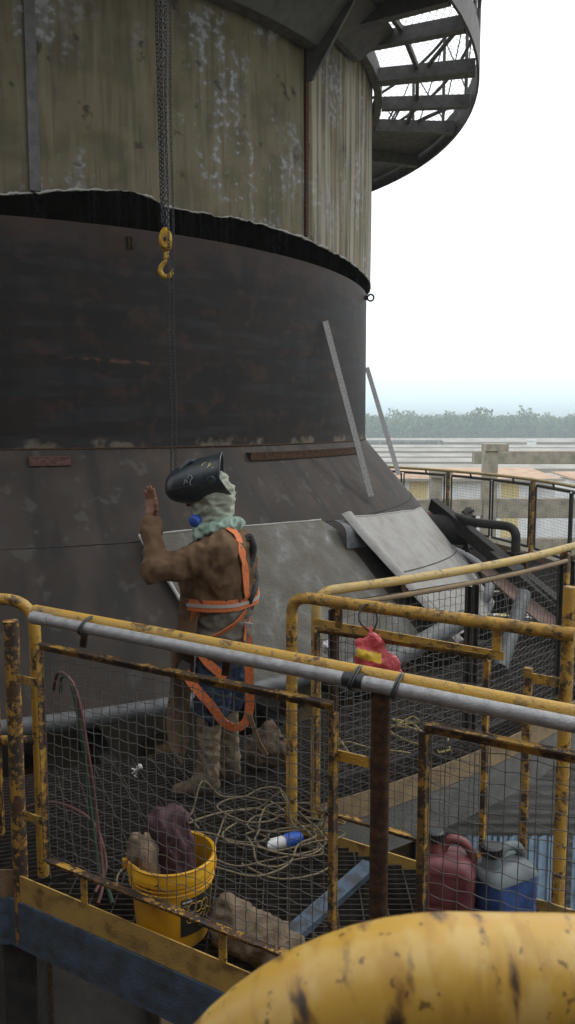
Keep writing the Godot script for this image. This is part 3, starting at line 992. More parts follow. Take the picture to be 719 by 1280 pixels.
func build_stack() -> void:
	var t := thing("steel_stack", "huge round steel stack with stained upper shell, dark ring and cone skirt", "stack", TC)
	# upper shell of lapped plates with a ragged torch-cut lower edge
	var cuts := [-60.0, 22.3, 54.3, 96.0, 150.0, 210.0, 300.0]
	for k in cuts.size() - 1:
		var a0: float = cuts[k]
		var a1: float = cuts[k + 1]
		var rr: float = 4.366 + (0.012 if k % 2 == 1 else 0.0)
		var m := MB.new()
		var f := func(u: float, v: float) -> Vector3:
			var az: float = lerpf(a0, a1, u)
			var y: float = lerpf(edge_y(az), 8.2, v * v * 0.6 + v * 0.4)
			return pol(az, rr + fn.get_noise_2d(az * 3.0, y * 40.0) * 0.012, y)
		var uvf := func(u: float, v: float) -> Vector2:
			var az: float = lerpf(a0, a1, u)
			var y: float = lerpf(edge_y(az), 8.2, v * v * 0.6 + v * 0.4)
			return Vector2(az / 90.0, 1.0 - (y - 3.3) / 3.0)
		m.sheet(maxi(8, int((a1 - a0) * (2.6 if a1 < 100.0 and a0 > -10.0 else 0.8))), 10, f, 0.012, pol((a0 + a1) * 0.5, 1, 0), uvf)
		put("shell_plate", m, M.upper_plate, t)
		if k in [0, 1, 2]:
			m = MB.new()
			var pts := PackedVector3Array()
			var rad := PackedFloat32Array()
			var az2 := maxf(a0, 5.0)
			while az2 < a1:
				pts.append(pol(az2, rr - 0.003, edge_y(az2)))
				rad.append(0.006 + 0.006 * absf(fn.get_noise_1d(az2 * 140.0)) + (0.004 if fn.get_noise_1d(az2 * 40.0 + 9.0) > 0.1 else 0.0))
				az2 += 0.28
			m.tube(pts, 0.008, 6, false, true, rad)
			put("cut_edge", m, M.cut_edge, t, "pale ragged torch cut edge")
	# vertical cover strip and lap strip
	var m2 := MB.new()
	m2.bar(pol(22.3, 4.385, 3.51), pol(22.3, 4.385, 8.0), 0.075, 0.016, pol(22.3, 1, 0), 0.003)
	put("cover_strip", m2, M.grey_beam, t, "dark vertical cover strip")
	m2 = MB.new()
	m2.bar(pol(54.3, 4.385, 3.54), pol(54.3, 4.385, 5.1), 0.045, 0.03, pol(54.3, 1, 0), 0.004)
	put("lap_strip", m2, M.rust, t)
	# added lid above the frame and floor plate, so the shell stays dark inside
	for y in [8.19, 1.72]:
		m2 = MB.new()
		m2.lathe(PackedVector2Array([Vector2(0, y - 0.01), Vector2(4.3, y - 0.01), Vector2(4.3, y), Vector2(0, y)]), 72)
		put("added_closing_plate", m2, M.rust, t)
	# new ring
	var joints := [-60.0, 12.0, 118.0, 300.0]
	for k in 3:
		var a0: float = joints[k] + 0.03
		var a1: float = joints[k + 1] - 0.03
		var m := MB.new()
		m.sheet(int((a1 - a0) * (1.0 if k == 1 else 0.6)), 6, func(u: float, v: float) -> Vector3: return pol(lerpf(a0, a1, u), 4.324 + fn.get_noise_2d(lerpf(a0, a1, u) * 2.5, v * 50.0) * 0.006, lerpf(1.735, 3.345, v)), 0.014, pol((a0 + a1) * 0.5, 1, 0), func(u: float, v: float) -> Vector2: return Vector2(lerpf(a0, a1, u) / 90.0, 1.0 - v))
		put("ring_plate", m, M.ring_plate, t, "dark rusty new ring plate")
	m2 = MB.new()
	var weld := PackedVector3Array()
	var wr := PackedFloat32Array()
	for k in 500:
		var az := -20.0 + k * 0.3
		weld.append(pol(az, 4.327, 1.735))
		wr.append(0.008 + 0.004 * fn.get_noise_1d(k * 60.0))
	m2.tube(weld, 0.01, 6, false, true, wr)
	put("weld_bead", m2, M.rust, t)
	# lifting lugs on the ring
	for az in [78.5, 40.5]:
		m2 = MB.new()
		var out := pol(az, 1, 0)
		var tan := Vector3(out.z, 0, -out.x)
		if az > 60.0:
			m2.box(Transform3D(Basis(tan, Vector3.UP, out), pol(az, 4.34, 3.27)), Vector3(0.012, 0.05, 0.05), 0.002)
			var ring := PackedVector3Array()
			for q in 16:
				ring.append(pol(az, 4.39, 3.27) + out * cos(TAU * q / 16) * 0.035 + Vector3.UP * sin(TAU * q / 16) * 0.035)
			m2.tube(ring, 0.011, 6, true)
			put("lifting_lug", m2, M.dark_steel, t)
	for az in [31.0, 31.35]:
		m2 = MB.new()
		m2.box(Transform3D(Basis(Vector3.UP, deg_to_rad(az)), pol(az, 4.34, 3.24)), Vector3(0.012, 0.09, 0.02), 0.002)
		put("guide_cleat", m2, M.rust, t)
	# cone skirt in two courses
	var rows := [[1.735, 1.1], [1.098, 0.17]]
	for k in 2:
		var y1: float = rows[k][0]
		var y0: float = rows[k][1]
		for q in 3:
			var a0: float = [-60.0, 61.0, 150.0][q] + (9.0 if k == 1 and q == 1 else 0.0)
			var a1: float = [61.0, 150.0, 300.0][q] + (9.0 if k == 1 and q == 0 else 0.0)
			var m := MB.new()
			m.sheet(int((a1 - a0) * 0.9), 6, func(u: float, v: float) -> Vector3:
				var y: float = lerpf(y0, y1, v)
				return pol(lerpf(a0, a1, u), cone_r(y) + (0.0 if k == 0 else 0.006) + fn.get_noise_2d(lerpf(a0, a1, u) * 2.5, y * 50.0 + 300.0) * 0.008, y), 0.012, pol((a0 + a1) * 0.5, 1, 1), func(u: float, v: float) -> Vector2: return Vector2(lerpf(a0, a1, u) / 90.0 + 0.3 * q, 1.0 - (lerpf(y0, y1, v) + 0.2) / 2.0))
			put("cone_plate", m, M.cone_plate, t)
	m2 = MB.new()
	weld = PackedVector3Array()
	wr = PackedFloat32Array()
	for k in 460:
		var az := -20.0 + k * 0.3
		weld.append(pol(az, cone_r(1.099) + 0.004, 1.099))
		wr.append(0.006 + 0.003 * fn.get_noise_1d(k * 60.0))
	m2.tube(weld, 0.01, 6, false, true, wr)
	put("weld_bead", m2, M.dark_steel, t)
	# curved stiffener bars tacked where ring and cone meet
	for b in [[44.3, 69.5, 1.668, 0.055], [20.9, 24.6, 1.675, 0.055]]:
		m2 = MB.new()
		m2.lathe(PackedVector2Array([Vector2(4.36, b[2] - b[3]), Vector2(4.44, b[2] - b[3]), Vector2(4.44, b[2] + 0.01), Vector2(4.36, b[2] + 0.01), Vector2(4.36, b[2] - b[3])]), 14, Transform3D(), deg_to_rad(b[0]), deg_to_rad(b[1]))
		for az in [b[0], b[1]]:
			m2.quad(pol(az, 4.36, b[2] - b[3]), pol(az, 4.44, b[2] - b[3]), pol(az, 4.44, b[2] + 0.01), pol(az, 4.36, b[2] + 0.01), pol(az + (5.0 if az == b[1] else -5.0), 1, 0) - pol(az, 1, 0))
		put("stiffener_bar", m2, M.rust_red if b[0] < 30.0 else M.rust, t, "red brown stiffener bar tacked on the cone")
	# drum under the cone and its posts
	m2 = MB.new()
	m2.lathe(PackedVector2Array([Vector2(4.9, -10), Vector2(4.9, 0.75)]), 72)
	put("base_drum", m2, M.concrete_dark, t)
	for az in [30.0, 37.0, 44.0, 51.0, 58.0, 66.0, 76.0, 20.0, 10.0, 0.0, -12.0]:
		m2 = MB.new()
		m2.bar(pol(az, 5.0, -10), pol(az, 5.0, -0.3), 0.16, 0.2, pol(az, 1, 0), 0.01)
		put("drum_post", m2, M.tan_plate if az > 25.0 and int(az) % 2 == 0 else M.rust, t)
	# flanged branch
	var p0 := Vector3(1.30, 0.75, -8.80) - TC
	var p1 := Vector3(1.92, 0.78, -8.56) - TC
	var dirn := (p1 - p0).normalized()
	m2 = MB.new()
	m2.tube(PackedVector3Array([p0 - dirn * 0.3, p1]), 0.165, 28)
	var br := put("branch_pipe", m2, M.dark_steel, t, "dark flanged branch pipe")
	m2 = MB.new()
	m2.tube(PackedVector3Array([p1, p1 + dirn * 0.045]), 0.245, 28)
	put("flange", m2, M.dark_steel, br)
	var fx := dirn.cross(Vector3.UP).normalized()
	var fy := fx.cross(dirn)
	for q in 10:
		var an := TAU * q / 10.0
		m2 = MB.new()
		var bp := p1 + (fx * cos(an) + fy * sin(an)) * 0.205
		m2.tube(PackedVector3Array([bp - dirn * 0.035, bp + dirn * 0.08]), 0.016, 6)
		put("bolt", m2, M.dark_steel, br)

# ---------------------------------------------------------------- ring platform above
func build_upper_platform() -> void:
	var t := thing("ring_platform", "dark grated platform with handrail round the top of the stack", "platform", TC)
	var y := 5.55
	var m := MB.new()
	m.lathe(PackedVector2Array([Vector2(5.46, y - 0.15), Vector2(5.485, y - 0.15), Vector2(5.485, y + 0.16), Vector2(5.46, y + 0.16), Vector2(5.46, y - 0.15)]), 120)
	put("edge_beam", m, M.grey_beam, t)
	m = MB.new()
	m.lathe(PackedVector2Array([Vector2(4.39, y - 0.12), Vector2(4.47, y - 0.12), Vector2(4.47, y + 0.06), Vector2(4.39, y + 0.06), Vector2(4.39, y - 0.12)]), 90)
	put("inner_beam", m, M.grey_beam, t)
	# skirt plate under the near part, ending at a gusset
	m = MB.new()
	m.lathe(PackedVector2Array([Vector2(4.40, 5.07), Vector2(4.52, 5.07), Vector2(5.0, y - 0.04), Vector2(4.40, y - 0.04), Vector2(4.40, 5.07)]), 60, Transform3D(), deg_to_rad(-60.0), deg_to_rad(54.0))
	put("skirt_plate", m, M.grey_beam, t)
	m = MB.new()
	m.lathe(PackedVector2Array([Vector2(4.40, 5.3), Vector2(4.46, 5.3), Vector2(4.8, y - 0.04), Vector2(4.40, y - 0.04), Vector2(4.40, 5.3)]), 20, Transform3D(), deg_to_rad(54.6), deg_to_rad(66.0))
	put("skirt_plate", m, M.grey_beam, t)
	m = MB.new()
	m.sheet(1, 1, func(u: float, v: float) -> Vector3: return pol(54.4, lerpf(4.40, lerpf(4.46, 5.0, v), u), lerpf(4.82, y - 0.05, v)), 0.03, pol(140, 1, 0))
	put("gusset", m, M.grey_beam, t)
	# closed deck plates, then open expanded-metal panels between radial beams
	var closed := [[-60.0, 61.0], [94.5, 180.0], [180.0, 300.0]]
	for c in closed:
		m = MB.new()
		m.lathe(PackedVector2Array([Vector2(4.40, y), Vector2(5.44, y), Vector2(5.44, y + 0.012), Vector2(4.40, y + 0.012), Vector2(4.40, y)]), 60, Transform3D(), deg_to_rad(c[0]), deg_to_rad(c[1]))
		put("deck_plate", m, M.grey_beam, t)
	var beams := [61.0, 66.6, 76.6, 85.8, 94.5]
	for k in beams.size():
		var az: float = beams[k]
		m = MB.new()
		m.bar(pol(az, 4.47, y - 0.075), pol(az, 5.44, y - 0.075), 0.09 if k != 2 else 0.15, 0.13)
		put("radial_beam", m, M.grey_beam, t)
	for az in [20.0, 36.0, 52.0, 108.0, 122.0, 136.0]:
		m = MB.new()
		m.bar(pol(az, 4.47, y - 0.075), pol(az, 5.44, y - 0.075), 0.1, 0.14)
		put("radial_beam", m, M.grey_beam, t)
	for k in beams.size() - 1:
		var a0: float = beams[k]
		var a1: float = beams[k + 1]
		m = MB.new()
		var r := 4.49
		var row := 0
		while r < 5.44:
			var pts := PackedVector3Array()
			var steps := int((a1 - a0) * 1.4)
			for q in steps + 1:
				var az := lerpf(a0, a1, float(q) / steps)
				pts.append(pol(az, r + (0.014 if (q + row) % 2 == 0 else -0.014), y + 0.012))
			m.tube(pts, 0.0028, 4, false, false)
			r += 0.034
			row += 1
		put("expanded_metal", m, M.grey_beam, t)
		m = MB.new()
		m.bar(pol(a0 + 0.4, 4.86, y - 0.03), pol(a1 - 0.4, 4.86, y - 0.03), 0.04, 0.05)
		put("joist", m, M.grey_beam, t)
		if k in [1, 3]:
			m = MB.new()
			m.bar(pol(a0 + 0.8, 5.4, y - 0.03), pol(a1 - 0.8, 4.98, y - 0.03), 0.03, 0.03)
			put("diagonal_brace", m, M.grey_beam, t)
	# handrail
	for az in range(60, 140, 10):
		m = MB.new()
		m.tube(PackedVector3Array([pol(az, 5.47, y + 0.15), pol(az, 5.47, y + 1.2)]), 0.02, 8)
		put("post", m, M.grey_beam, t)
	for h in [0.65, 1.2]:
		m = MB.new()
		var pts := PackedVector3Array()
		for az in range(40, 151, 2):
			pts.append(pol(az, 5.47, y + h))
		m.tube(pts, 0.02, 8)
		put("rail", m, M.grey_beam, t)
	m = MB.new()
	for az in range(60, 130, 10):
		m.bar(pol(az, 5.47, y + 0.22), pol(az + 10, 5.47, y + 1.18), 0.012, 0.012)
		m.bar(pol(az, 5.47, y + 1.18), pol(az + 10, 5.47, y + 0.22), 0.012, 0.012)
	put("rail_bracing", m, M.grey_beam, t)
	# conduits running along the deck
	m = MB.new()
	for q in [4.66, 4.70, 4.73]:
		m.tube(PackedVector3Array([pol(92, q, y + 0.05), pol(107, q + 0.12, y + 0.05)]), 0.012, 6)
	put("conduit", m, M.grey_beam, t)

# ---------------------------------------------------------------- walkway
const FA := Vector3(-1.06, 0, -3.06)                 # front railing: start and direction
const FD := Vector3(0.8567, 0, 0.5159)
const FN := Vector3(-0.5159, 0, 0.8567)
const IA := Vector3(0.02, 0, -3.66)                  # inner railing
const ID := Vector3(0.844, 0, 0.536)
const IN := Vector3(-0.536, 0, 0.844)

func fp(s: float, y: float, off := 0.0) -> Vector3:
	return FA + FD * s + FN * off + Vector3.UP * y

func ip(s: float, y: float, off := 0.0) -> Vector3:
	return IA + ID * s + IN * off + Vector3.UP * y

func on_deck(x: float, z: float) -> bool:
	var p := Vector3(x, 0, z)
	if p.distance_to(Vector3(TC.x, 0, TC.z)) < 7.02:
		return false
	if (p - FA).dot(FN) > -0.03 or x < -3.2 or x > 1.75:
		return false
	if x < -1.06 and z > -3.1:
		return false
	if x > -0.2 and (p - IA).dot(IN) < 0.03:
		return false
	return true

func build_walkway() -> void:
	var t := thing("steel_walkway", "dark steel grating walkway round the cone with yellow and blue edges", "walkway")
	# straight grating in front
	var m := MB.new()
	var z := -4.3
	while z < -1.2:
		var x := -3.3
		var start := 99.0
		while x < 1.8:
			var inside := on_deck(x, z)
			if inside and start > 90.0:
				start = x
			if not inside and start < 90.0:
				m.bar(Vector3(start, -0.0175, z), Vector3(x, -0.0175, z), 0.005, 0.033)
				start = 99.0
			x += 0.02
		z += 0.036
	var x2 := -3.2
	while x2 < 1.75:
		var zz := -4.3
		var start := 99.0
		while zz < -1.1:
			var inside := on_deck(x2, zz)
			if inside and start > 90.0:
				start = zz
			if not inside and start < 90.0:
				m.bar(Vector3(x2, -0.006, start), Vector3(x2, -0.006, zz), 0.006, 0.006)
				start = 99.0
			zz += 0.02
		x2 += 0.1
	put("grating", m, M.deck_steel, t)
	# round grating, one panel per sector
	for k in range(-3, 19):
		var a0 := k * 8.0 + 0.06
		var a1 := k * 8.0 + 7.94
		m = MB.new()
		var r := 5.92
		while r < 7.0:
			m.bar(pol(a0, r, -0.0175) + TC, pol(a1, r, -0.0175) + TC, 0.005, 0.033)
			r += 0.036
		for q in 9:
			var az := lerpf(a0, a1, q / 8.0)
			m.bar(polw(az, 5.9, -0.006), polw(az, 7.0, -0.006), 0.006, 0.006)
		put("grating_panel", m, M.deck_steel, t)
	# bearers under the grating
	for az in range(-24, 145, 12):
		m = MB.new()
		m.bar(polw(az, 4.95, -0.16), polw(az, 6.98, -0.16), 0.09, 0.24)
		put("radial_bearer", m, M.dark_steel, t)
	for q in [[Vector3(-2.3, -0.12, -3.12), Vector3(-2.3, -0.12, -3.5)], [Vector3(-0.55, -0.12, -2.85), Vector3(-0.55, -0.12, -3.55)], [Vector3(0.55, -0.12, -2.2), Vector3(0.55, -0.12, -3.3)], [Vector3(1.4, -0.12, -1.75), Vector3(1.4, -0.12, -2.75)]]:
		m = MB.new()
		m.bar(q[0], q[1], 0.08, 0.16)
		put("bearer", m, M.dark_steel, t)
	for c in [Vector3(-1.12, 0, -3.2), Vector3(1.6, 0, -1.75)]:
		m = MB.new()
		m.bar(c + Vector3.DOWN * 10.0, c + Vector3.DOWN * 0.2, 0.14, 0.14, Vector3.RIGHT, 0.005)
		put("column", m, M.dark_steel, t)
	# front edge: yellow toe board over a blue channel
	m = MB.new()
	m.bar(fp(-0.03, 0.045), fp(3.2, 0.045), 0.006, 0.11)
	put("toe_board", m, M.yellow_plate, t, "dirty yellow toe board")
	m = MB.new()
	m.bar(fp(-0.1, -0.115, 0.004), fp(3.2, -0.115, 0.004), 0.008, 0.2)
	m.bar(fp(-0.1, -0.019, -0.04), fp(3.2, -0.019, -0.04), 0.08, 0.008)
	m.bar(fp(-0.1, -0.211, -0.04), fp(3.2, -0.211, -0.04), 0.08, 0.008)
	put("edge_channel", m, M.blue_beam, t, "chipped blue edge channel")
	m = MB.new()
	m.bar(Vector3(-3.3, 0.04, -3.12), Vector3(-1.13, 0.04, -3.12), 0.006, 0.12)
	put("toe_board", m, M.tan_plate, t)
	m = MB.new()
	m.bar(Vector3(-3.3, -0.12, -3.11), Vector3(-1.13, -0.12, -3.11), 0.01, 0.2)
	put("edge_channel", m, M.blue_beam, t)
	# inner edge
	m = MB.new()
	m.bar(ip(0.06, -0.04), ip(2.0, -0.04), 0.008, 0.13)
	put("toe_board", m, M.yellow_plate, t)
	# round edge: tan toe board and grey beam
	m = MB.new()
	m.lathe(PackedVector2Array([Vector2(7.03, -0.055), Vector2(7.038, -0.055), Vector2(7.038, 0.075), Vector2(7.03, 0.075), Vector2(7.03, -0.055)]), 90, Transform3D(Basis(), TC), deg_to_rad(30.4), deg_to_rad(150.0))
	put("toe_board", m, M.tan_plate, t, "tan toe board of the round edge")
	m = MB.new()
	m.lathe(PackedVector2Array([Vector2(7.0, -0.29), Vector2(7.04, -0.29), Vector2(7.04, -0.06), Vector2(7.0, -0.06), Vector2(7.0, -0.29)]), 90, Transform3D(Basis(), TC), deg_to_rad(29.0), deg_to_rad(150.0))
	put("edge_beam", m, M.grey_beam, t, "grey beam under the round edge")

# ---------------------------------------------------------------- railings
# crimped wire mesh between two uprights; a, b on the bottom line
func wire_panel(parent: Node3D, a: Vector3, b: Vector3, y0: float, y1: float, frame: Material, bar_w: float, cell: float, fine: bool, sides := 3) -> void:
	var d := (b - a)
	d.y = 0
	var L := d.length()
	d = d.normalized()
	var nn := Vector3(-d.z, 0, d.x)
	var base := Vector3(a.x, 0, a.z)
	for e in [[base + Vector3.UP * y1, base + d * L + Vector3.UP * y1, true], [base + Vector3.UP * y0, base + d * L + Vector3.UP * y0, true], [base + Vector3.UP * (y0 + bar_w * 0.5), base + Vector3.UP * (y1 - bar_w * 0.5), sides & 1], [base + d * L + Vector3.UP * (y0 + bar_w * 0.5), base + d * L + Vector3.UP * (y1 - bar_w * 0.5), sides & 2]]:
		if e[2]:
			var m := MB.new()
			var up := Vector3.UP if absf(e[0].y - e[1].y) < 0.01 else d
			m.bar(e[0], e[1], 0.006, bar_w, up, 0.001)
			m.bar(e[0] + nn * 0.014 + up * (bar_w * 0.5 - 0.004), e[1] + nn * 0.014 + up * (bar_w * 0.5 - 0.004), 0.022, 0.005, up)
			put("panel_frame", m, frame, parent)
	var m2 := MB.new()
	var ph := 0
	var rr := 0.0016
	var s := cell * 0.5
	while s < L - 0.01:
		if fine:
			var pts := PackedVector3Array()
			var y := y0
			var q := 0
			while y <= y1:
				pts.append(base + d * (s + fn.get_noise_2d(s * 90.0, y * 60.0) * 0.004) + Vector3.UP * y + nn * (0.0016 if (q + ph) % 2 == 0 else -0.0016))
				y += cell
				q += 1
			m2.tube(pts, rr, 4, false, false)
		else:
			m2.tube(PackedVector3Array([base + d * s + Vector3.UP * y0, base + d * s + Vector3.UP * y1]), rr, 4, false, false)
		s += cell
		ph += 1
	var y2 := y0 + cell * 0.6
	ph = 0
	while y2 < y1 - 0.01:
		var pts := PackedVector3Array()
		if fine:
			var sag := fn.get_noise_1d(y2 * 900.0) * 0.006
			var q := 0
			var s2 := 0.0
			while s2 <= L + 0.001:
				var w := 0.0026 * sin(s2 / cell * PI + ph * PI)
				pts.append(base + d * s2 + Vector3.UP * (y2 + w + sag * sin(s2 / L * PI) + fn.get_noise_2d(s2 * 80.0, y2 * 300.0) * 0.005) + nn * (-0.0016 if (q / 2 + ph) % 2 == 0 else 0.0016))
				s2 += cell * 0.5
				q += 1
			pts.append(base + d * L + Vector3.UP * y2)
		else:
			pts = PackedVector3Array([base + Vector3.UP * y2, base + d * L + Vector3.UP * y2])
		m2.tube(pts, rr, 4, false, false)
		y2 += cell
		ph += 1
	put("wire_mesh", m2, M.wire, parent)

func build_railings() -> void:
	# front railing
	var t := thing("front_railing", "chipped yellow railing with wire mesh panels on the blue edge channel", "railing")
	var m := MB.new()
	m.tube(PackedVector3Array([fp(0.06, 1.199, -0.047), fp(0.8, 1.191, -0.047), fp(1.6, 1.179, -0.047), fp(3.1, 1.16, -0.047)]), 0.0235, 16)
	put("top_rail", m, M.yellow, t)
	for p in [[-0.05, 1.15, 0.03, "yellow_flaked"], [1.545, 1.145, 0.028, "rust"], [3.0, 1.16, 0.03, "yellow_worn"]]:
		m = MB.new()
		m.tube(PackedVector3Array([fp(p[0], -0.2, -0.02), fp(p[0], p[1], -0.02)]), p[2], 14)
		put("post", m, M[p[3]], t)
	wire_panel(t, fp(0.13, 0, 0), fp(1.40, 0, 0), 0.215, 1.08, M.yellow_flaked, 0.032, 0.042, true)
	wire_panel(t, fp(1.69, 0, 0), fp(2.9, 0, 0), 0.215, 1.075, M.yellow_flaked, 0.034, 0.042, true)
	for s in [[0.0, 0.115, 0.93], [0.0, 0.115, 0.37], [1.415, 1.52, 0.93], [1.415, 1.52, 0.33], [1.57, 1.675, 0.35]]:
		m = MB.new()
		m.bar(fp(s[0], s[2]), fp(s[1], s[2]), 0.008, 0.032)
		put("tab", m, M.yellow_worn, t)
	for s in [0.33, 0.98, 2.2]:
		m = MB.new()
		m.bar(fp(s, 0.1), fp(s, 0.2), 0.008, 0.03, FD)
		put("tab", m, M.yellow_worn, t)
		m = MB.new()
		m.bar(fp(s, 1.095, -0.03), fp(s, 1.185, -0.05), 0.008, 0.03, FD)
		put("hanger", m, M.rust, t)
	# grey pipe tied along it
	var g := thing("scaffold_pipe", "long grey scaffold pipe tied along the yellow top rail", "pipe")
	m = MB.new()
	m.tube(PackedVector3Array([fp(0.15, 1.186, 0.0), fp(1.0, 1.176, 0.0), fp(1.9, 1.163, 0.0), fp(3.05, 1.145, 0.0)]), 0.0215, 18, false, true)
	put("pipe", m, M.galv, g)
	m = MB.new()
	m.tube(PackedVector3Array([fp(0.10, 1.187, 0.0), fp(0.19, 1.186, 0.0)]), 0.0245, 16)
	put("end_socket", m, M.galv, g)
	for s in [0.37, 1.465, 1.60]:
		m = MB.new()
		var c := fp(s, 1.19 - s * 0.0125, -0.024)
		var ring := PackedVector3Array()
		for q in 24:
			var an := TAU * q / 24.0
			ring.append(c + FN * cos(an) * 0.055 + Vector3.UP * (sin(an) * 0.03 - cos(an) * 0.006) + FD * 0.004 * sin(an * 2.0))
		m.tube(ring, 0.0035, 6, true)
		for q in 24:
			ring[q] += FD * 0.008
		m.tube(ring, 0.0035, 6, true)
		put("wire_tie", m, M.tape, g)
	m = MB.new()
	m.tube(PackedVector3Array([fp(1.435, 1.171, 0.0), fp(1.50, 1.1705, 0.0)]), 0.0228, 16)
	put("tape_wrap", m, M.tape, g)
	# left railing: bent pipe end
	var l := thing("side_railing", "yellow railing with bent pipe end beside the green hose", "railing")
	m = MB.new()
	m.tube(bent([Vector3(-3.0, 1.215, -3.2), Vector3(-1.03, 1.215, -3.2), Vector3(-1.03, 0.03, -3.2)], 0.13), 0.024, 16)
	put("bent_rail", m, M.yellow, l)
	m = MB.new()
	m.tube(PackedVector3Array([Vector3(-2.2, 0.0, -3.2), Vector3(-2.2, 1.2, -3.2)]), 0.024, 12)
	put("post", m, M.yellow_worn, l)
	m = MB.new()
	m.tube(PackedVector3Array([Vector3(-3.0, 0.62, -3.2), Vector3(-1.03, 0.62, -3.2)]), 0.02, 12)
	put("mid_rail", m, M.yellow_flaked, l)
	wire_panel(l, Vector3(-2.15, 0, -3.2), Vector3(-1.2, 0, -3.2), 0.2, 1.06, M.yellow_flaked, 0.03, 0.042, false)
	# inner railing
	var n := thing("inner_railing", "yellow bent pipe railing with mesh panel beside the two jerrycans", "railing")
	m = MB.new()
	m.tube(bent([ip(0, 0.0), ip(0, 1.127), ip(1.27, 1.127)], 0.09, 8), 0.027, 18)
	put("bent_rail", m, M.yellow_worn, n)
	m = MB.new()
	m.tube(PackedVector3Array([ip(1.235, -0.1, -0.045), ip(1.235, 1.30, -0.045)]), 0.025, 14)
	put("post", m, M.yellow_worn, n)
	m = MB.new()
	m.bar(ip(0.12, 1.02, 0.0), ip(1.0, 1.0, 0.0), 0.008, 0.035)
	put("mid_bar", m, M.yellow, n)
	for s in [0.25, 0.97]:
		m = MB.new()
		m.bar(ip(s, 1.01), ip(s, 1.11), 0.008, 0.034, ID)
		put("hanger", m, M.yellow_worn, n)
	wire_panel(n, ip(0.13, 0, -0.012), ip(0.93, 0, -0.012), 0.12, 0.985, M.yellow_flaked, 0.03, 0.042, true)
	m = MB.new()
	m.bar(ip(1.1, -0.1), ip(1.1, 0.97), 0.03, 0.03, ID)
	put("post", m, M.yellow_flaked, n)
	m = MB.new()
	m.bar(ip(1.1, 0.93), ip(1.22, 0.93), 0.008, 0.04)
	put("tab", m, M.yellow_worn, n)
	# round railing
	var r := thing("round_railing", "pale yellow curved railing with mesh round the outer edge of the walkway", "railing")
	m = MB.new()
	var pts := PackedVector3Array()
	for p in bent([polw(30.35, 7.0, 0.0), polw(30.35, 7.0, 1.125), polw(33.5, 7.0, 1.125)], 0.1, 8):
		pts.append(p)
	var az := 34.0
	while az < 150.0:
		pts.append(polw(az, 7.0, 1.125))
		az += 1.0
	m.tube(pts, 0.024, 16)
	put("top_rail", m, M.yellow_faded, r)
	var posts := [30.35, 47.8, 65.0, 83.5, 102.0, 120.0, 138.0]
	for k in posts.size():
		if k > 0:
			m = MB.new()
			m.bar(polw(posts[k], 7.0, -0.1), polw(posts[k], 7.0, 1.1), 0.055, 0.055, pol(posts[k], 1, 0), 0.006)
			put("post", m, M.yellow_flaked, r)
		if k < posts.size() - 1:
			var cuts := [posts[k] + 0.7, lerpf(posts[k], posts[k + 1], 0.5) - 0.25, lerpf(posts[k], posts[k + 1], 0.5) + 0.25, posts[k + 1] - 0.7]
			for h in 2:
				wire_panel(r, polw(cuts[h * 2], 7.0, 0), polw(cuts[h * 2 + 1], 7.0, 0), 0.16, 1.045, M.dark_steel, 0.03, 0.042, k < 1)
			m = MB.new()
			var mid := PackedVector3Array()
			for q in 7:
				mid.append(polw(lerpf(posts[k] + 0.5, posts[k + 1] - 0.5, q / 6.0), 7.035, 1.055))
			m.tube(mid, 0.014, 8)
			put("panel_rail", m, M.tan_plate, r)
			for f in [0.25, 0.75]:
				m = MB.new()
				var a2 := lerpf(posts[k], posts[k + 1], f)
				m.bar(polw(a2, 7.02, 1.05), polw(a2, 7.0, 1.11), 0.012, 0.03, pol(a2 + 90.0, 1, 0))
				put("hanger", m, M.rust, r)
	# second rusty post beside the corner
	m = MB.new()
	m.bar(polw(31.2, 7.0, -0.05), polw(31.2, 7.0, 1.02), 0.04, 0.04, pol(31, 1, 0), 0.004)
	put("post", m, M.rust, r)
	# foreground railing by the camera's landing
	var fg := thing("landing_railing", "thick glossy yellow handrail bend with dark chipped paint in the foreground", "railing")
	var im := Image.create(384, 768, false, Image.FORMAT_RGB8)
	var a := FastNoiseLite.new()
	a.seed = 8
	a.frequency = 0.012
	a.fractal_octaves = 5
	for yy in 768:
		for xx in 384:
			var x := xx * 1.333
			var y := yy * 1.333
			var b := a.get_noise_2d(x, y)
			var sp := a.get_noise_2d(x * 6.0, y * 6.0)
			var c := Color(0.50, 0.30, 0.05).lerp(Color(0.55, 0.37, 0.11), sm(-0.2, 0.5, b))
			c = c.lerp(Color(0.36, 0.19, 0.03), sm(0.0, 0.5, a.get_noise_2d(x * 0.5 + 900.0, y * 2.0)) * 0.5)
			c = c.lerp(Color(0.16, 0.08, 0.025), sm(0.22, 0.52, a.get_noise_2d(x * 0.5 + 2300.0, y * 1.3 + 40.0) + sp * 0.10) * 0.7)
			c = c.lerp(Color(0.035, 0.027, 0.02), sm(0.42, 0.66, a.get_noise_2d(x * 0.5 + 2300.0, y * 1.3 + 40.0) + sp * 0.10) * 0.95)
			c = c.lerp(Color(0.10, 0.05, 0.02), sm(0.48, 0.54, a.get_noise_2d(x * 2.4 + 300.0, y * 2.4 + 70.0)) * 0.8)
			im.set_pixel(xx, yy, c.linear_to_srgb())
	var big := mat("big_rail", ImageTexture.create_from_image(im), Color.WHITE, 0.42, 0.0, 1.0, null, 1.0, false)
	big.uv1_scale = Vector3(1, 1.8, 1)
	m = MB.new()
	var rail_pts := PackedVector3Array()
	rail_pts.append(Vector3(-0.10, 0.4, -0.60))
	for q in 17:
		var an := PI - PI * 0.5 * q / 16.0
		rail_pts.append(Vector3(0.135, 1.241, -0.60) + Vector3(cos(an) * 0.235, sin(an) * 0.24, 0.0))
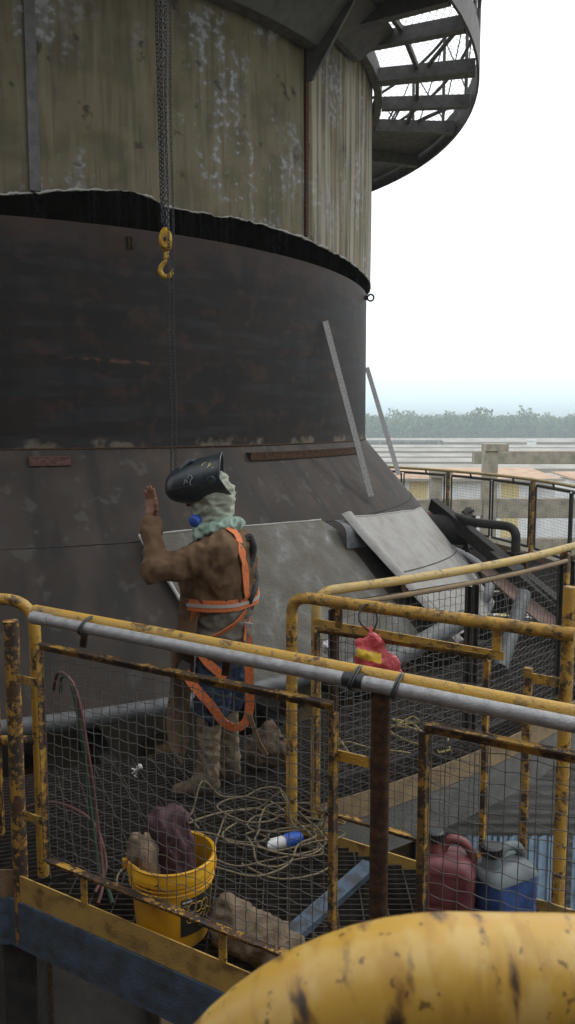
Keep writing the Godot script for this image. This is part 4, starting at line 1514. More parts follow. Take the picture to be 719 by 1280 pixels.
	for q in 8:
		rail_pts.append(Vector3(0.22 + q * 0.2, 1.480 - 0.004 * q * q, -0.60 + q * 0.008))
	m.tube(rail_pts, 0.052, 40)
	put("rail", m, big, fg)
	m = MB.new()
	m.tube(PackedVector3Array([Vector3(1.6, 0.4, -0.545), Vector3(1.6, 1.31, -0.545)]), 0.05, 24)
	put("post", m, big, fg)
	# landing that carries it
	var ld := thing("steel_landing", "dark steel landing under the thick foreground handrail", "landing", Vector3(0.7, 0.36, -0.3))
	m = MB.new()
	m.box(Transform3D(Basis(), Vector3(0, 0, 0)), Vector3(2.4, 0.08, 0.8), 0.005)
	put("deck_plate", m, M.dark_steel, ld)
	for x in [-1.1, 1.1]:
		m = MB.new()
		m.bar(Vector3(x, -10.36, 0), Vector3(x, -0.04, 0), 0.12, 0.12, Vector3.RIGHT)
		put("leg", m, M.dark_steel, ld)

# ---------------------------------------------------------------- chain hoist
func chain_mesh(a: Vector3, b: Vector3, pitch: float, w: float, r: float, sway := 0.0) -> MB:
	var m := MB.new()
	var L := a.distance_to(b)
	var cnt := int(L / pitch)
	var d := (b - a).normalized()
	var x := d.cross(Vector3.BACK).normalized()
	var y := d.cross(x)
	for k in cnt:
		var c := a + d * pitch * (k + 0.5) + x * sway * sin(k * 0.11)
		var s := x if k % 2 == 0 else y
		s = s.rotated(d, 0.6 + 0.25 * sin(k * 0.37))
		var pts := PackedVector3Array()
		for q in 10:
			var an := TAU * q / 10.0
			pts.append(c + s * cos(an) * w * 0.5 + d * (sin(an) * w * 0.5 + signf(sin(an)) * (pitch * 1.25 - w) * 0.5))
		m.tube(pts, r, 5, true)
	return m

func build_hoist() -> void:
	var t := thing("chain_hoist", "hanging steel chains with a small yellow lower hook block", "chain hoist", Vector3(-0.80, 0, -5.45))
	for c in [[-0.012, 3.17, "chain_dark", 0.026, 0.02, 0.0036], [0.012, 3.17, "chain", 0.026, 0.02, 0.0036]]:
		put("load_chain", chain_mesh(Vector3(c[0], 5.45, 0), Vector3(c[0], c[1], 0), c[3], c[4], c[5]), M[c[2]], t)
	put("slack_chain", chain_mesh(Vector3(-0.055, 5.45, -0.05), Vector3(-0.03, 3.24, -0.05), 0.026, 0.02, 0.0038), M.chain_dark, t)
	for x in [0.032, 0.062]:
		put("hand_chain", chain_mesh(Vector3(x, 5.45, 0.08), Vector3(x - 0.004, 1.42, 0.12), 0.022, 0.015, 0.0024, 0.004), M.chain_dark, t)
	# hook block
	var m := MB.new()
	for sg in [-1.0, 1.0]:
		m.lathe(PackedVector2Array([Vector2(0.0, 0.032), Vector2(0.032, 0.032), Vector2(0.045, 0.022), Vector2(0.045, 0.008), Vector2(0.0, 0.008)]), 20, Transform3D(Basis(Vector3(1, 0, 0), Vector3(0, 0, sg), Vector3(0, -sg * 1.5, 0)).orthonormalized().scaled(Vector3.ONE) * Basis().scaled(Vector3(0.95, 1.0, 1.7)), Vector3(0, 3.12, 0)))
	m.box(Transform3D(Basis(), Vector3(0, 3.12, 0)), Vector3(0.05, 0.11, 0.016), 0.003)
	put("block_cheek", m, M.hook_yellow, t)
	m = MB.new()
	m.tube(PackedVector3Array([Vector3(0, 3.05, 0), Vector3(0, 3.0, 0)]), 0.018, 10)
	put("swivel", m, M.hook_yellow, t)
	m = MB.new()
	var pts := curve([Vector3(0, 3.01, 0), Vector3(-0.004, 2.985, 0), Vector3(-0.034, 2.95, 0), Vector3(-0.04, 2.915, 0), Vector3(-0.015, 2.885, 0), Vector3(0.022, 2.89, 0), Vector3(0.04, 2.918, 0), Vector3(0.036, 2.945, 0)], 0.008)
	var rad := PackedFloat32Array()
	for k in pts.size():
		var f := float(k) / (pts.size() - 1)
		rad.append(0.011 + 0.007 * sin(f * PI) - (0.008 * sm(0.8, 1.0, f)))
	m.tube(pts, 0.012, 10, false, true, rad)
	put("hook", m, M.hook_yellow, t)
	m = MB.new()
	m.bar(Vector3(0.004, 2.985, 0), Vector3(0.034, 2.935, 0), 0.014, 0.004)
	put("hook_latch", m, M.chain, t)
	m = MB.new()
	m.tube(PackedVector3Array([Vector3(0.0, 3.12, -0.042), Vector3(0.0, 3.12, 0.042)]), 0.012, 8)
	put("sheave_pin", m, M.chain_dark, t)
	# hoist body under the platform, above the frame
	m = MB.new()
	m.box(Transform3D(Basis(), Vector3(0.0, 5.5, 0.02)), Vector3(0.2, 0.2, 0.18), 0.03)
	put("hoist_body", m, M.hook_yellow, t)

# ---------------------------------------------------------------- loose steel on the cone
func cone_point(az: float, y: float, lift: float) -> Vector3:
	var nrm := pol(az, CONE_K, 0).normalized() * 0.766 + Vector3.UP * 0.643
	return polw(az, cone_r(y), y) + nrm * lift

func build_loose_steel() -> void:
	var t := thing("cut_plate", "large stained grey plate with pale cut edge lying on the cone behind the worker", "steel plate")
	var m := MB.new()
	var f := func(u: float, v: float) -> Vector3:
		var y: float = lerpf(0.16, 1.10, v)
		var a0: float = lerpf(33.6, 28.6, v) + fn.get_noise_1d(v * 120.0) * 0.35
		var a1: float = lerpf(52.5, 50.2, v) - maxf(0.0, v - 0.9) * 14.0
		var lift: float = 0.035 + 0.03 * sin(u * PI) + 0.05 * (1.0 - u) * v + fn.get_noise_2d(u * 60.0, v * 60.0) * 0.008
		return cone_point(lerpf(a0, a1, u), y + (fn.get_noise_1d(u * 110.0) * 0.012 if v > 0.95 else 0.0), lift)
	m.sheet(36, 22, f, 0.012, Vector3(0.4, 0.6, 0.7))
	put("plate", m, M.sheet_steel, t)
	for ed in [0, 1]:
		var pts := PackedVector3Array()
		var rad := PackedFloat32Array()
		for k in 40:
			pts.append(f.call(0.002, k / 39.0) if ed == 0 else f.call(k / 39.0, 0.999))
			rad.append((0.012 if ed == 0 else 0.006) + 0.006 * absf(fn.get_noise_1d(k * 45.0 + ed * 500.0)))
		m = MB.new()
		m.tube(pts, 0.008, 6, false, true, rad)
		put("cut_edge", m, M.cut_edge, t, "pale cut edge")
	var t2 := thing("bent_plate", "pale grey bent plate lying askew on the cone below the flanged branch pipe", "steel plate")
	var f2 := func(u: float, v: float) -> Vector3:
		var y: float = lerpf(0.07, 1.04, v)
		var a0: float = lerpf(55.0, 51.9, v)
		var a1: float = lerpf(71.5, 75.0, v)
		var lift: float = 0.21 - 0.10 * u - 0.05 * v + 0.02 * sin(u * 5.0) * (1.0 - v) + fn.get_noise_2d(u * 50.0 + 400.0, v * 50.0) * 0.012
		return cone_point(lerpf(a0, a1, u), y + u * v * -0.06 + (fn.get_noise_1d(u * 160.0 + 40.0) * 0.018 if v > 0.95 else 0.0), lift)
	m = MB.new()
	m.sheet(26, 24, f2, 0.012, Vector3(0.5, 0.7, 0.5))
	put("plate", m, M.sheet_pale, t2)
	var f3 := func(u: float, v: float) -> Vector3:
		var y: float = lerpf(0.03, 1.07, v)
		var c: float = lerpf(54.9, 51.8, v)
		return cone_point(c - u * (1.1 + 0.5 * v), y, 0.205 - 0.04 * v + 0.025 * sin(u * PI) - u * 0.01 + fn.get_noise_1d(v * 90.0 + 80.0) * 0.01)
	m = MB.new()
	m.sheet(5, 26, f3, 0.01, Vector3(0.5, 0.7, 0.5))
	put("bent_edge", m, M.sheet_pale, t2, "folded pale edge strip")
	m = MB.new()
	var pts2 := PackedVector3Array()
	for k in 24:
		pts2.append(f2.call(k / 23.0, 0.52) + Vector3(0, 0.004, 0))
	m.tube(pts2, 0.006, 5)
	put("crease", m, M.sheet_steel, t2)
	m = MB.new()
	for k in 26:
		pts2.append(f2.call(k / 25.0, 0.999))
	var top := PackedVector3Array()
	for k in 30:
		top.append(f2.call(k / 29.0, 0.999))
	m.tube(top, 0.007, 5)
	put("cut_edge", m, M.cut_edge, t2)
	# curled scrap at the top corner between the plates
	m = MB.new()
	m.sheet(10, 6, func(u: float, v: float) -> Vector3: return cone_point(lerpf(49.6, 52.2, v), lerpf(1.06, 0.86, u) - v * 0.02, 0.1 + 0.05 * sin(u * 4.0) + 0.02 * v), 0.008, Vector3(0.4, 0.7, 0.6))
	var sc := put("curled_scrap", m, M.pipe_grey, self)
	tag(sc, "small curled steel scrap wedged between the two plates", "scrap")
	# leaning angle bars
	for b in [[Vector3(0.372, 2.862, -7.58), Vector3(0.80, 1.25, -7.42), "pale angle bar leaning from the ring down to the cone"], [Vector3(0.955, 2.57, -9.55), Vector3(1.25, 1.36, -8.86), "angle bar leaning at the far rim of the ring"]]:
		m = MB.new()
		var dirn: Vector3 = (b[1] - b[0]).normalized()
		var o1 := dirn.cross(Vector3.BACK).normalized()
		var o2 := dirn.cross(o1).normalized()
		m.angle(b[0], b[1], 0.05, 0.006, o1, o2)
		var o := put("angle_bar", m, M.bar_pale, self)
		tag(o, b[2], "steel bar", "leaning angle bars")
	# pipe that runs round the foot of the cone
	m = MB.new()
	var rp := PackedVector3Array()
	for k in 130:
		rp.append(polw(-20.0 + k, 5.72, 0.205))
	m.tube(rp, 0.055, 14)
	var pp := put("ring_pipe", m, M.pipe_grey, self)
	tag(pp, "grey pipe bent round the foot of the cone above the grating", "pipe")
	# black service pipe with elbow and valve
	var sp := thing("service_pipe", "black service pipe with elbow coming from behind the flange", "pipe")
	m = MB.new()
	m.tube(bent([Vector3(1.75, 0.92, -9.0), Vector3(1.90, 0.91, -8.12), Vector3(2.27, 0.895, -7.9), Vector3(2.27, 0.0, -7.9)], 0.12), 0.045, 14)
	put("pipe", m, M.dark_steel, sp)
	for y in [0.62, 0.56]:
		m = MB.new()
		m.tube(PackedVector3Array([Vector3(2.27, y, -7.9), Vector3(2.27, y + 0.03, -7.9)]), 0.085, 16)
		put("coupling", m, M.dark_steel, sp)
	# beams and scrap at the cone's foot
	var scraps := [
		[Vector3(1.62, 1.02, -8.9), Vector3(2.55, 0.18, -6.9), 0.10, 0.14, "dark_steel", "dark steel beam sloping down behind the bent plate"],
		[Vector3(1.95, 0.52, -7.75), Vector3(2.45, 0.06, -6.7), 0.26, 0.02, "rust_plate", "rust brown strip of plate beside the bent plate"],
		[Vector3(2.0, 0.62, -7.8), Vector3(2.62, 0.06, -6.75), 0.09, 0.12, "dark_steel", "shorter dark beam lying under the black service pipe"]]
	for s in scraps:
		m = MB.new()
		m.bar(s[0], s[1], s[2], s[3], Vector3.UP, 0.004)
		var o := put("scrap_beam", m, M[s[4]], self)
		tag(o, s[5], "steel scrap", "steel scrap at the foot of the cone")
	m = MB.new()
	m.tube(PackedVector3Array([Vector3(1.98, 0.50, -6.6), Vector3(1.62, 0.06, -5.95)]), 0.06, 14)
	var gp := put("pipe_offcut", m, M.pipe_grey, self)
	tag(gp, "grey pipe offcut leaning at the foot of the bent plate", "pipe")
	# shelf of plate on the walkway in front of the cone
	m = MB.new()
	m.tube(PackedVector3Array([polw(38.0, 6.15, 0.27), polw(52.0, 6.05, 0.42)]), 0.07, 14)
	var pc := put("dark_pipe", m, M.pipe_grey, self)
	tag(pc, "thick grey pipe lying along the cone behind the red bag", "pipe")

# ---------------------------------------------------------------- things on the walkway
func build_small_things() -> void:
	# bucket
	var bc := Vector3(-0.437, 0.0, -2.87)
	var t := thing("bucket", "bright yellow plastic bucket with black printed label by the toe board", "bucket", bc)
	var m := MB.new()
	m.lathe(PackedVector2Array([Vector2(0.0, 0.0), Vector2(0.128, 0.0), Vector2(0.133, 0.006), Vector2(0.157, 0.262), Vector2(0.168, 0.266), Vector2(0.168, 0.285), Vector2(0.163, 0.31), Vector2(0.167, 0.318), Vector2(0.163, 0.322), Vector2(0.154, 0.318), Vector2(0.129, 0.012), Vector2(0.0, 0.012)]), 40, Transform3D(), 0, TAU, false)
	put("body", m, M.bucket, t)
	for h in [0.232, 0.25]:
		m = MB.new()
		var ring := PackedVector3Array()
		for q in 40:
			ring.append(pol(q * 9.0, 0.131 + h * 0.1 + 0.004, h))
		m.tube(ring, 0.004, 6, true)
		put("rib", m, M.bucket, t)
	var lab := MB.new()
	lab.sheet(10, 1, func(u: float, v: float) -> Vector3: return pol(lerpf(20, 80, u), 0.1345 + lerpf(0.06, 0.21, v) * 0.0945, lerpf(0.06, 0.21, v)), 0.0, pol(50, 1, 0))
	var lb := put("label", lab, M.bucket_label, t, "black label with yellow print")
	lab = MB.new()
	for q in [[27.0, 0.175, 0.012], [36.0, 0.17, 0.02], [47.0, 0.165, 0.02], [59.0, 0.16, 0.022], [33.0, 0.125, 0.014], [42.0, 0.12, 0.014], [54.0, 0.115, 0.016], [66.0, 0.12, 0.018]]:
		var ring := PackedVector3Array()
		for k in 14:
			var an := TAU * k / 14.0
			var y: float = q[1] + sin(an) * q[2]
			ring.append(pol(q[0] + cos(an) * q[2] * 330.0, 0.136 + y * 0.0945, y))
		lab.tube(ring, 0.0022, 4, true)
	put("print", lab, M.bucket_print, lb)
	lab = MB.new()
	lab.sheet(4, 1, func(u: float, v: float) -> Vector3: return pol(lerpf(22, 36, u), 0.1355 + lerpf(0.195, 0.204, v) * 0.0945, lerpf(0.195, 0.204, v)), 0.0, pol(30, 1, 0))
	put("print", lab, M.paper, lb)
	m = MB.new()
	var hp := PackedVector3Array()
	for q in 25:
		var an := PI * q / 24.0
		hp.append(Vector3(cos(an) * 0.166, 0.285 - sin(an) * 0.10, 0.02 - sin(an) * 0.148).rotated(Vector3.UP, 1.3))
	m.tube(hp, 0.003, 6)
	put("handle", m, M.tape, t)
	m = MB.new()
	m.box(Transform3D(Basis(Vector3.UP, 0.3), pol(285, 0.17, 0.30)), Vector3(0.03, 0.035, 0.02), 0.004)
	put("handle_ear", m, M.bucket, t)
	# maroon cloth bag standing in the bucket
	var fl := Field.new(bc + Vector3(-0.25, 0.0, -0.25), bc + Vector3(0.25, 0.62, 0.25), 0.012)
	fl.bone(bc + Vector3(0.02, 0.10, -0.02), bc + Vector3(-0.03, 0.39, -0.06), 0.09, 0.075, 0.04, Vector3(1, 1, 0.8))
	fl.bone(bc + Vector3(-0.03, 0.38, -0.06), bc + Vector3(0.0, 0.42, -0.06), 0.06, 0.04, 0.04)
	fl.bone(bc + Vector3(0.045, 0.12, 0.0), bc + Vector3(0.02, 0.37, -0.03), 0.06, 0.05, 0.03)
	fn.frequency = 9.0
	fl.rough(fn, 0.014)
	cloth.frequency = 9.0
	fl.fold(cloth, 0.02, Vector3(1.3, 0.5, 1.3))
	cloth.frequency = 26.0
	fl.fold(cloth, 0.004, Vector3(1.2, 0.6, 1.2))
	m = MB.new()
	fl.mesh_into(m)
	var o := put("cloth_bag", m, M.maroon_cloth, self)
	tag(o, "dark maroon cloth bag stuffed upright in the yellow bucket", "bag")
	fl = Field.new(bc + Vector3(-0.25, 0.0, -0.2), bc + Vector3(0.15, 0.5, 0.25), 0.012)
	fl.bone(bc + Vector3(-0.06, 0.10, 0.05), bc + Vector3(-0.105, 0.33, 0.03), 0.05, 0.055, 0.03)
	fl.bone(bc + Vector3(-0.105, 0.33, 0.03), bc + Vector3(-0.135, 0.38, 0.02), 0.045, 0.025, 0.03)
	fl.bone(bc + Vector3(-0.105, 0.33, 0.05), bc + Vector3(-0.09, 0.39, 0.03), 0.035, 0.02, 0.02)
	cloth.frequency = 16.0
	fl.fold(cloth, 0.014, Vector3(1.2, 0.6, 1.2))
	m = MB.new()
	fl.mesh_into(m)
	o = put("work_glove", m, M.burlap, self)
	tag(o, "tan work glove hanging over the bucket's rim", "glove")
	# burlap sack on the floor
	fl = Field.new(Vector3(-0.50, -0.03, -3.1), Vector3(0.15, 0.4, -2.35), 0.014)
	fl.bone(Vector3(-0.20, 0.085, -2.77), Vector3(-0.02, 0.07, -2.66), 0.09, 0.08, 0.05)
	fl.bone(Vector3(-0.23, 0.12, -2.79), Vector3(-0.22, 0.155, -2.8), 0.05, 0.03, 0.05)
	fl.bone(Vector3(-0.04, 0.06, -2.66), Vector3(0.06, 0.05, -2.60), 0.06, 0.045, 0.04)
	fl.rough(fn, 0.014)
	cloth.frequency = 11.0
	fl.fold(cloth, 0.022, Vector3(0.8, 1.2, 0.8))
	cloth.frequency = 27.0
	fl.fold(cloth, 0.004, Vector3(1.0, 1.4, 1.0))
	m = MB.new()
	fl.mesh_into(m)
	o = put("burlap_sack", m, M.burlap, self)
	tag(o, "slumped tan burlap sack lying beside the yellow bucket", "sack")
	# bundle at the worker's heel
	fl = Field.new(Vector3(-0.35, -0.02, -4.6), Vector3(0.15, 0.4, -4.0), 0.014)
	fl.bone(Vector3(-0.14, 0.09, -4.32), Vector3(-0.06, 0.12, -4.28), 0.10, 0.08, 0.05)
	fl.bone(Vector3(-0.13, 0.17, -4.32), Vector3(-0.10, 0.22, -4.32), 0.06, 0.05, 0.05)
	cloth.frequency = 12.0
	fl.fold(cloth, 0.022, Vector3(0.8, 1.3, 0.8))
	m = MB.new()
	fl.mesh_into(m)
	o = put("cloth_bundle", m, M.boot, self)
	tag(o, "brown cloth bundle on the grating behind the worker's legs", "bundle")
	fn.frequency = 0.01
	# coiled cable
	var c := thing("cable_coil", "loose coil of tan cable with a blue and white plug on the grating", "cable")
	rng.seed = 21
	var path := []
	var cen := Vector3(-0.13, 0.012, -3.5)
	for k in 96:
		var an := k * 0.5
		var loop := int(an / TAU)
		var off := Vector3([0.02, 0.14, -0.14, 0.10, -0.06, 0.17, -0.02, 0.08][loop % 8], 0, [0.0, -0.10, -0.16, 0.10, 0.06, -0.02, -0.2, 0.02][loop % 8])
		var rad: float = [0.23, 0.17, 0.22, 0.15, 0.27, 0.19, 0.16, 0.22][loop % 8] + 0.03 * sin(k * 1.7)
		path.append(cen + off + Vector3(cos(an) * rad * 1.05, 0.008 + 0.0006 * k + (0.12 if k in [13, 33, 61] else 0.03 * maxf(0.0, sin(k * 0.9))), sin(an) * rad))
	m = MB.new()
	m.tube(curve(path, 0.03), 0.0048, 7)
	put("cable", m, M.cable, c)
	path = [Vector3(-0.54, 0.012, -3.05), Vector3(-0.68, 0.02, -3.10), Vector3(-0.72, 0.012, -3.25), Vector3(-0.62, 0.03, -3.40), Vector3(-0.63, 0.06, -3.66), Vector3(-0.5, 0.03, -3.72), Vector3(-0.42, 0.012, -3.62)]
	m = MB.new()
	m.tube(curve(path, 0.03), 0.0048, 7)
	put("cable", m, M.cable, c)
	path = [Vector3(-0.02, 0.03, -3.48), Vector3(0.10, 0.012, -3.45), Vector3(0.20, 0.012, -3.34), Vector3(0.12, 0.02, -3.22), Vector3(-0.05, 0.012, -3.2), Vector3(-0.2, 0.02, -3.3)]
	m = MB.new()
	m.tube(curve(path, 0.03), 0.0048, 7)
	put("cable", m, M.cable, c)
	var pb := Vector3(0.02, 0.06, -3.43)
	var pd := Vector3(-0.95, -0.12, 0.25).normalized()
	m = MB.new()
	m.tube(PackedVector3Array([pb + pd * -0.05, pb + pd * -0.02, pb + pd * 0.03]), 0.03, 14, false, true, PackedFloat32Array([0.02, 0.033, 0.033]))
	put("plug_body", m, M.plug_blue, c, "blue plug body")
	m = MB.new()
	m.tube(PackedVector3Array([pb + pd * 0.03, pb + pd * 0.09, pb + pd * 0.115]), 0.028, 14, false, true, PackedFloat32Array([0.028, 0.028, 0.012]))
	put("plug_sleeve", m, M.plug_white, c, "white plug sleeve")
	# gas hoses at the left
	m = MB.new()
	m.tube(curve([Vector3(-1.02, 0.72, -3.5), Vector3(-0.99, 0.82, -3.42), Vector3(-0.93, 0.80, -3.36), Vector3(-0.88, 0.55, -3.32), Vector3(-0.85, 0.28, -3.3), Vector3(-0.80, 0.04, -3.22), Vector3(-0.74, 0.012, -3.12), Vector3(-0.70, 0.012, -3.02)], 0.03), 0.0085, 9)
	o = put("gas_hose", m, M.hose_green, self)
	tag(o, "green gas hose arching down onto the grating", "hose", "gas hoses")
	m = MB.new()
	m.tube(curve([Vector3(-1.06, 0.72, -3.52), Vector3(-1.0, 0.84, -3.42), Vector3(-0.91, 0.78, -3.35), Vector3(-0.85, 0.5, -3.3), Vector3(-0.81, 0.22, -3.26), Vector3(-0.77, 0.03, -3.16), Vector3(-0.76, 0.012, -3.02)], 0.03), 0.0075, 9)
	o = put("gas_hose", m, M.hose_red, self)
	tag(o, "dull red gas hose running beside the green one", "hose", "gas hoses")
	m = MB.new()
	m.tube(curve([Vector3(-1.35, 0.02, -3.75), Vector3(-1.12, 0.2, -3.5), Vector3(-0.98, 0.235, -3.4), Vector3(-0.84, 0.19, -3.32), Vector3(-0.77, 0.06, -3.22), Vector3(-0.79, 0.012, -3.1)], 0.03), 0.0075, 9)
	o = put("gas_hose", m, M.hose_red, self)
	tag(o, "second dull red hose looping low behind the mesh", "hose", "gas hoses")
	# yellow rope tangle on the round walkway
	m = MB.new()
	rng.seed = 77
	path = []
	var yp := Vector3(0.36, 0.02, -4.45)
	for k in 30:
		path.append(yp)
		yp += Vector3(rng.randf_range(-0.13, 0.155), 0, rng.randf_range(-0.15, 0.14))
		yp.x = clampf(yp.x, 0.3, 0.95)
		yp.z = clampf(yp.z, -4.95, -4.35)
		yp.y = rng.randf_range(0.01, 0.09)
	m.tube(curve(path, 0.03), 0.0065, 6)
	o = put("yellow_cable", m, M.cable_yellow, self)
	tag(o, "tangled yellow cable on the round walkway behind the rusty post", "cable")
	# blue channel on the floor
	m = MB.new()
	var q0 := Vector3(0.0, 0.024, -2.80)
	var q1 := Vector3(0.36, 0.024, -3.30)
	m.bar(q0, q1, 0.075, 0.008, Vector3.UP)
	var sd := (q1 - q0).normalized().cross(Vector3.UP)
	for sg in [-1.0, 1.0]:
		m.bar(q0 + sd * 0.034 * sg + Vector3.DOWN * 0.014, q1 + sd * 0.034 * sg + Vector3.DOWN * 0.014, 0.007, 0.022)
	o = put("blue_channel", m, M.blue_beam, self)
	tag(o, "worn blue steel channel lying on the grating by the inner railing", "steel channel")
	# jerrycans
	jerrycan(Vector3(0.622, 0, -2.92), 0.25, 0.21, 0.17, 0.34, M.can_red, M.can_red, "faded red plastic jerrycan with black cap", -0.35)
	jerrycan(Vector3(0.825, 0, -2.90), 0.25, 0.225, 0.17, 0.315, M.can_blue, M.can_grey, "blue jerrycan with grey top and black cap", 0.5)
	# plastic bag hung on the mid bar
	var hb := ip(0.43, 0.085, 0.045)
	var pbag := thing("plastic_bag", "red and yellow plastic bag hanging from the inner railing", "bag", hb)
	var fb := Field.new(Vector3(-0.2, 0.6, -0.15), Vector3(0.2, 1.05, 0.15), 0.010)
	fb.bone(Vector3(0.0, 0.95, 0), Vector3(0.02, 0.82, 0), 0.018, 0.055, 0.03, Vector3(1.1, 1, 0.6))
	fb.bone(Vector3(0.0, 0.82, 0), Vector3(0.06, 0.785, 0), 0.055, 0.06, 0.03, Vector3(1.25, 1, 0.6))
	fb.bone(Vector3(-0.02, 0.77, 0), Vector3(0.10, 0.76, 0), 0.022, 0.02, 0.03, Vector3(1.2, 1, 0.8))
	fb.bone(Vector3(-0.03, 0.86, 0), Vector3(-0.05, 0.90, 0), 0.03, 0.015, 0.02)
	fb.bone(Vector3(0.09, 0.79, 0), Vector3(0.10, 0.77, 0), 0.03, 0.012, 0.02)
	fn.frequency = 14.0
	fb.rough(fn, 0.02)
	fn.frequency = 0.01
	m = MB.new()
	fb.mesh_into(m)
	var lower := MB.new()
	var band := MB.new()
	for k in range(0, m.v.size(), 3):
		var cy := (m.v[k].y + m.v[k + 1].y + m.v[k + 2].y) / 3.0 + 0.25 * m.v[k].x
		var dst := band if cy > 0.825 and cy < 0.865 and m.v[k].x > -0.06 and m.v[k].x < 0.05 else lower
		for w in 3:
			dst.v.append(m.v[k + w]); dst.n.append(m.n[k + w]); dst.uv.append(Vector2.ZERO)
	put("bag_body", lower, M.bag_red, pbag)
	put("bag_print", band, M.bag_yellow, pbag, "yellow band of print")
	m = MB.new()
	m.tube(curve([Vector3(0.0, 0.94, 0.0), Vector3(-0.05, 0.99, 0.0), Vector3(-0.04, 1.04, -0.02), Vector3(0.0, 1.058, -0.035), Vector3(0.03, 1.0, -0.01), Vector3(0.01, 0.94, 0.0)], 0.02), 0.004, 6)
	put("handle", m, M.tape, pbag)
	# white crumpled paper
	for p in [[Vector3(0.27, 0.50, -5.02), "crumpled white paper on the large stained plate", 0.05], [Vector3(-0.83, 0.03, -4.2), "crumpled white rag on the grating left of the worker", 0.018]]:
		var fw := Field.new(p[0] - Vector3.ONE * 0.12, p[0] + Vector3.ONE * 0.12, 0.008)
		fw.bone(p[0], p[0] + Vector3(0.02, 0.03, 0), p[2], p[2] * 0.5, 0.02)
		fn.frequency = 25.0
		fw.rough(fn, 0.03)
		fn.frequency = 0.01
		m = MB.new()
		fw.mesh_into(m)
		o = put("white_paper" if p[2] > 0.04 else "white_rag", m, M.paper, self)
		tag(o, p[1], "paper" if p[2] > 0.04 else "rag")

# rounded-rectangle sections [y, width, depth, corner] joined and capped
func loft(m: MB, secs: Array) -> void:
	var rings := []
	for s in secs:
		var ring := PackedVector3Array()
		for k in 4:
			var cx: float = (s[1] * 0.5 - s[3]) * [1.0, -1.0, -1.0, 1.0][k]
			var cz: float = (s[2] * 0.5 - s[3]) * [1.0, 1.0, -1.0, -1.0][k]
			for q in 6:
				var an: float = PI * 0.5 * (k + q / 5.0)
				ring.append(Vector3(cx + cos(an) * s[3], s[0], cz + sin(an) * s[3]))
		rings.append(ring)
	var cnt := 24
	var nrm := []
	for k in rings.size():
		var row := PackedVector3Array()
		for q in cnt:
			var du: Vector3 = rings[k][(q + 1) % cnt] - rings[k][(q - 1 + cnt) % cnt]
			var dv: Vector3 = rings[mini(k + 1, rings.size() - 1)][q] - rings[maxi(k - 1, 0)][q]
			var n := du.cross(dv).normalized()
			if n.dot(Vector3(rings[k][q].x, 0, rings[k][q].z)) < 0.0:
				n = -n
			row.append(n)
		nrm.append(row)
	for k in rings.size() - 1:
		for q in cnt:
			var r := (q + 1) % cnt
			m.tri(rings[k][q], rings[k][r], rings[k + 1][r], nrm[k][q], nrm[k][r], nrm[k + 1][r])
			m.tri(rings[k][q], rings[k + 1][r], rings[k + 1][q], nrm[k][q], nrm[k + 1][r], nrm[k + 1][q])
	for e in [[0, Vector3.DOWN], [rings.size() - 1, Vector3.UP]]:
		for q in range(1, cnt - 1):
			m.tri(rings[e[0]][0], rings[e[0]][q], rings[e[0]][q + 1], e[1], e[1], e[1])

func jerrycan(at: Vector3, _d: float, w: float, dep: float, h: float, body: Material, top: Material, label: String, turn: float) -> void:
	var t := thing("jerrycan", label, "jerrycan", at, "jerrycans by the inner railing")
	t.rotation.y = turn
	var split := body != top
	var m := MB.new()
	loft(m, [[0.0, w - 0.03, dep - 0.03, 0.03], [0.012, w, dep, 0.035], [h * 0.28, w, dep, 0.035], [h * 0.30, w - 0.008, dep - 0.008, 0.033], [h * 0.33, w - 0.008, dep - 0.008, 0.033], [h * 0.35, w, dep, 0.035], [h * 0.70, w, dep, 0.035]])
	put("body", m, body, t)
	m = MB.new()
	loft(m, [[h * 0.70, w + 0.004, dep + 0.004, 0.036], [h * 0.75, w - 0.002, dep - 0.002, 0.04], [h * 0.80, w - 0.02, dep - 0.02, 0.045], [h * 0.845, w - 0.06, dep - 0.055, 0.045], [h * 0.86, w - 0.11, dep - 0.10, 0.04]])
	m.lathe(PackedVector2Array([Vector2(0.04, h * 0.82), Vector2(0.036, h * 0.90), Vector2(0.033, h * 0.975), Vector2(0.0, h * 0.975)]), 20, Transform3D(Basis(), Vector3(-w * 0.27, 0, 0)))
	put("shoulder", m, top, t, "grey upper half" if split else "")
	m = MB.new()
	m.tube(curve([Vector3(-w * 0.12, h * 0.88, 0), Vector3(0.0, h * 1.0, 0), Vector3(w * 0.25, h * 0.99, 0), Vector3(w * 0.40, h * 0.88, 0), Vector3(w * 0.42, h * 0.80, 0)], 0.012), 0.018, 12)
	put("handle", m, top, t)
	m = MB.new()
	m.lathe(PackedVector2Array([Vector2(0, 0.0), Vector2(0.037, 0.0), Vector2(0.04, 0.006), Vector2(0.038, 0.035), Vector2(0.03, 0.04), Vector2(0.0, 0.04)]), 20, Transform3D(Basis(), Vector3(-w * 0.27, h * 0.97, 0)))
	put("cap", m, M.cap_black, t)
	m = MB.new()
	for k in 18:
		var an := TAU * k / 18.0
		m.box(Transform3D(Basis(Vector3.UP, an), Vector3(-w * 0.27, h * 0.97 + 0.02, 0) + Vector3(sin(an), 0, cos(an)) * 0.039), Vector3(0.005, 0.03, 0.006))
	put("cap_grip", m, M.cap_black, t)

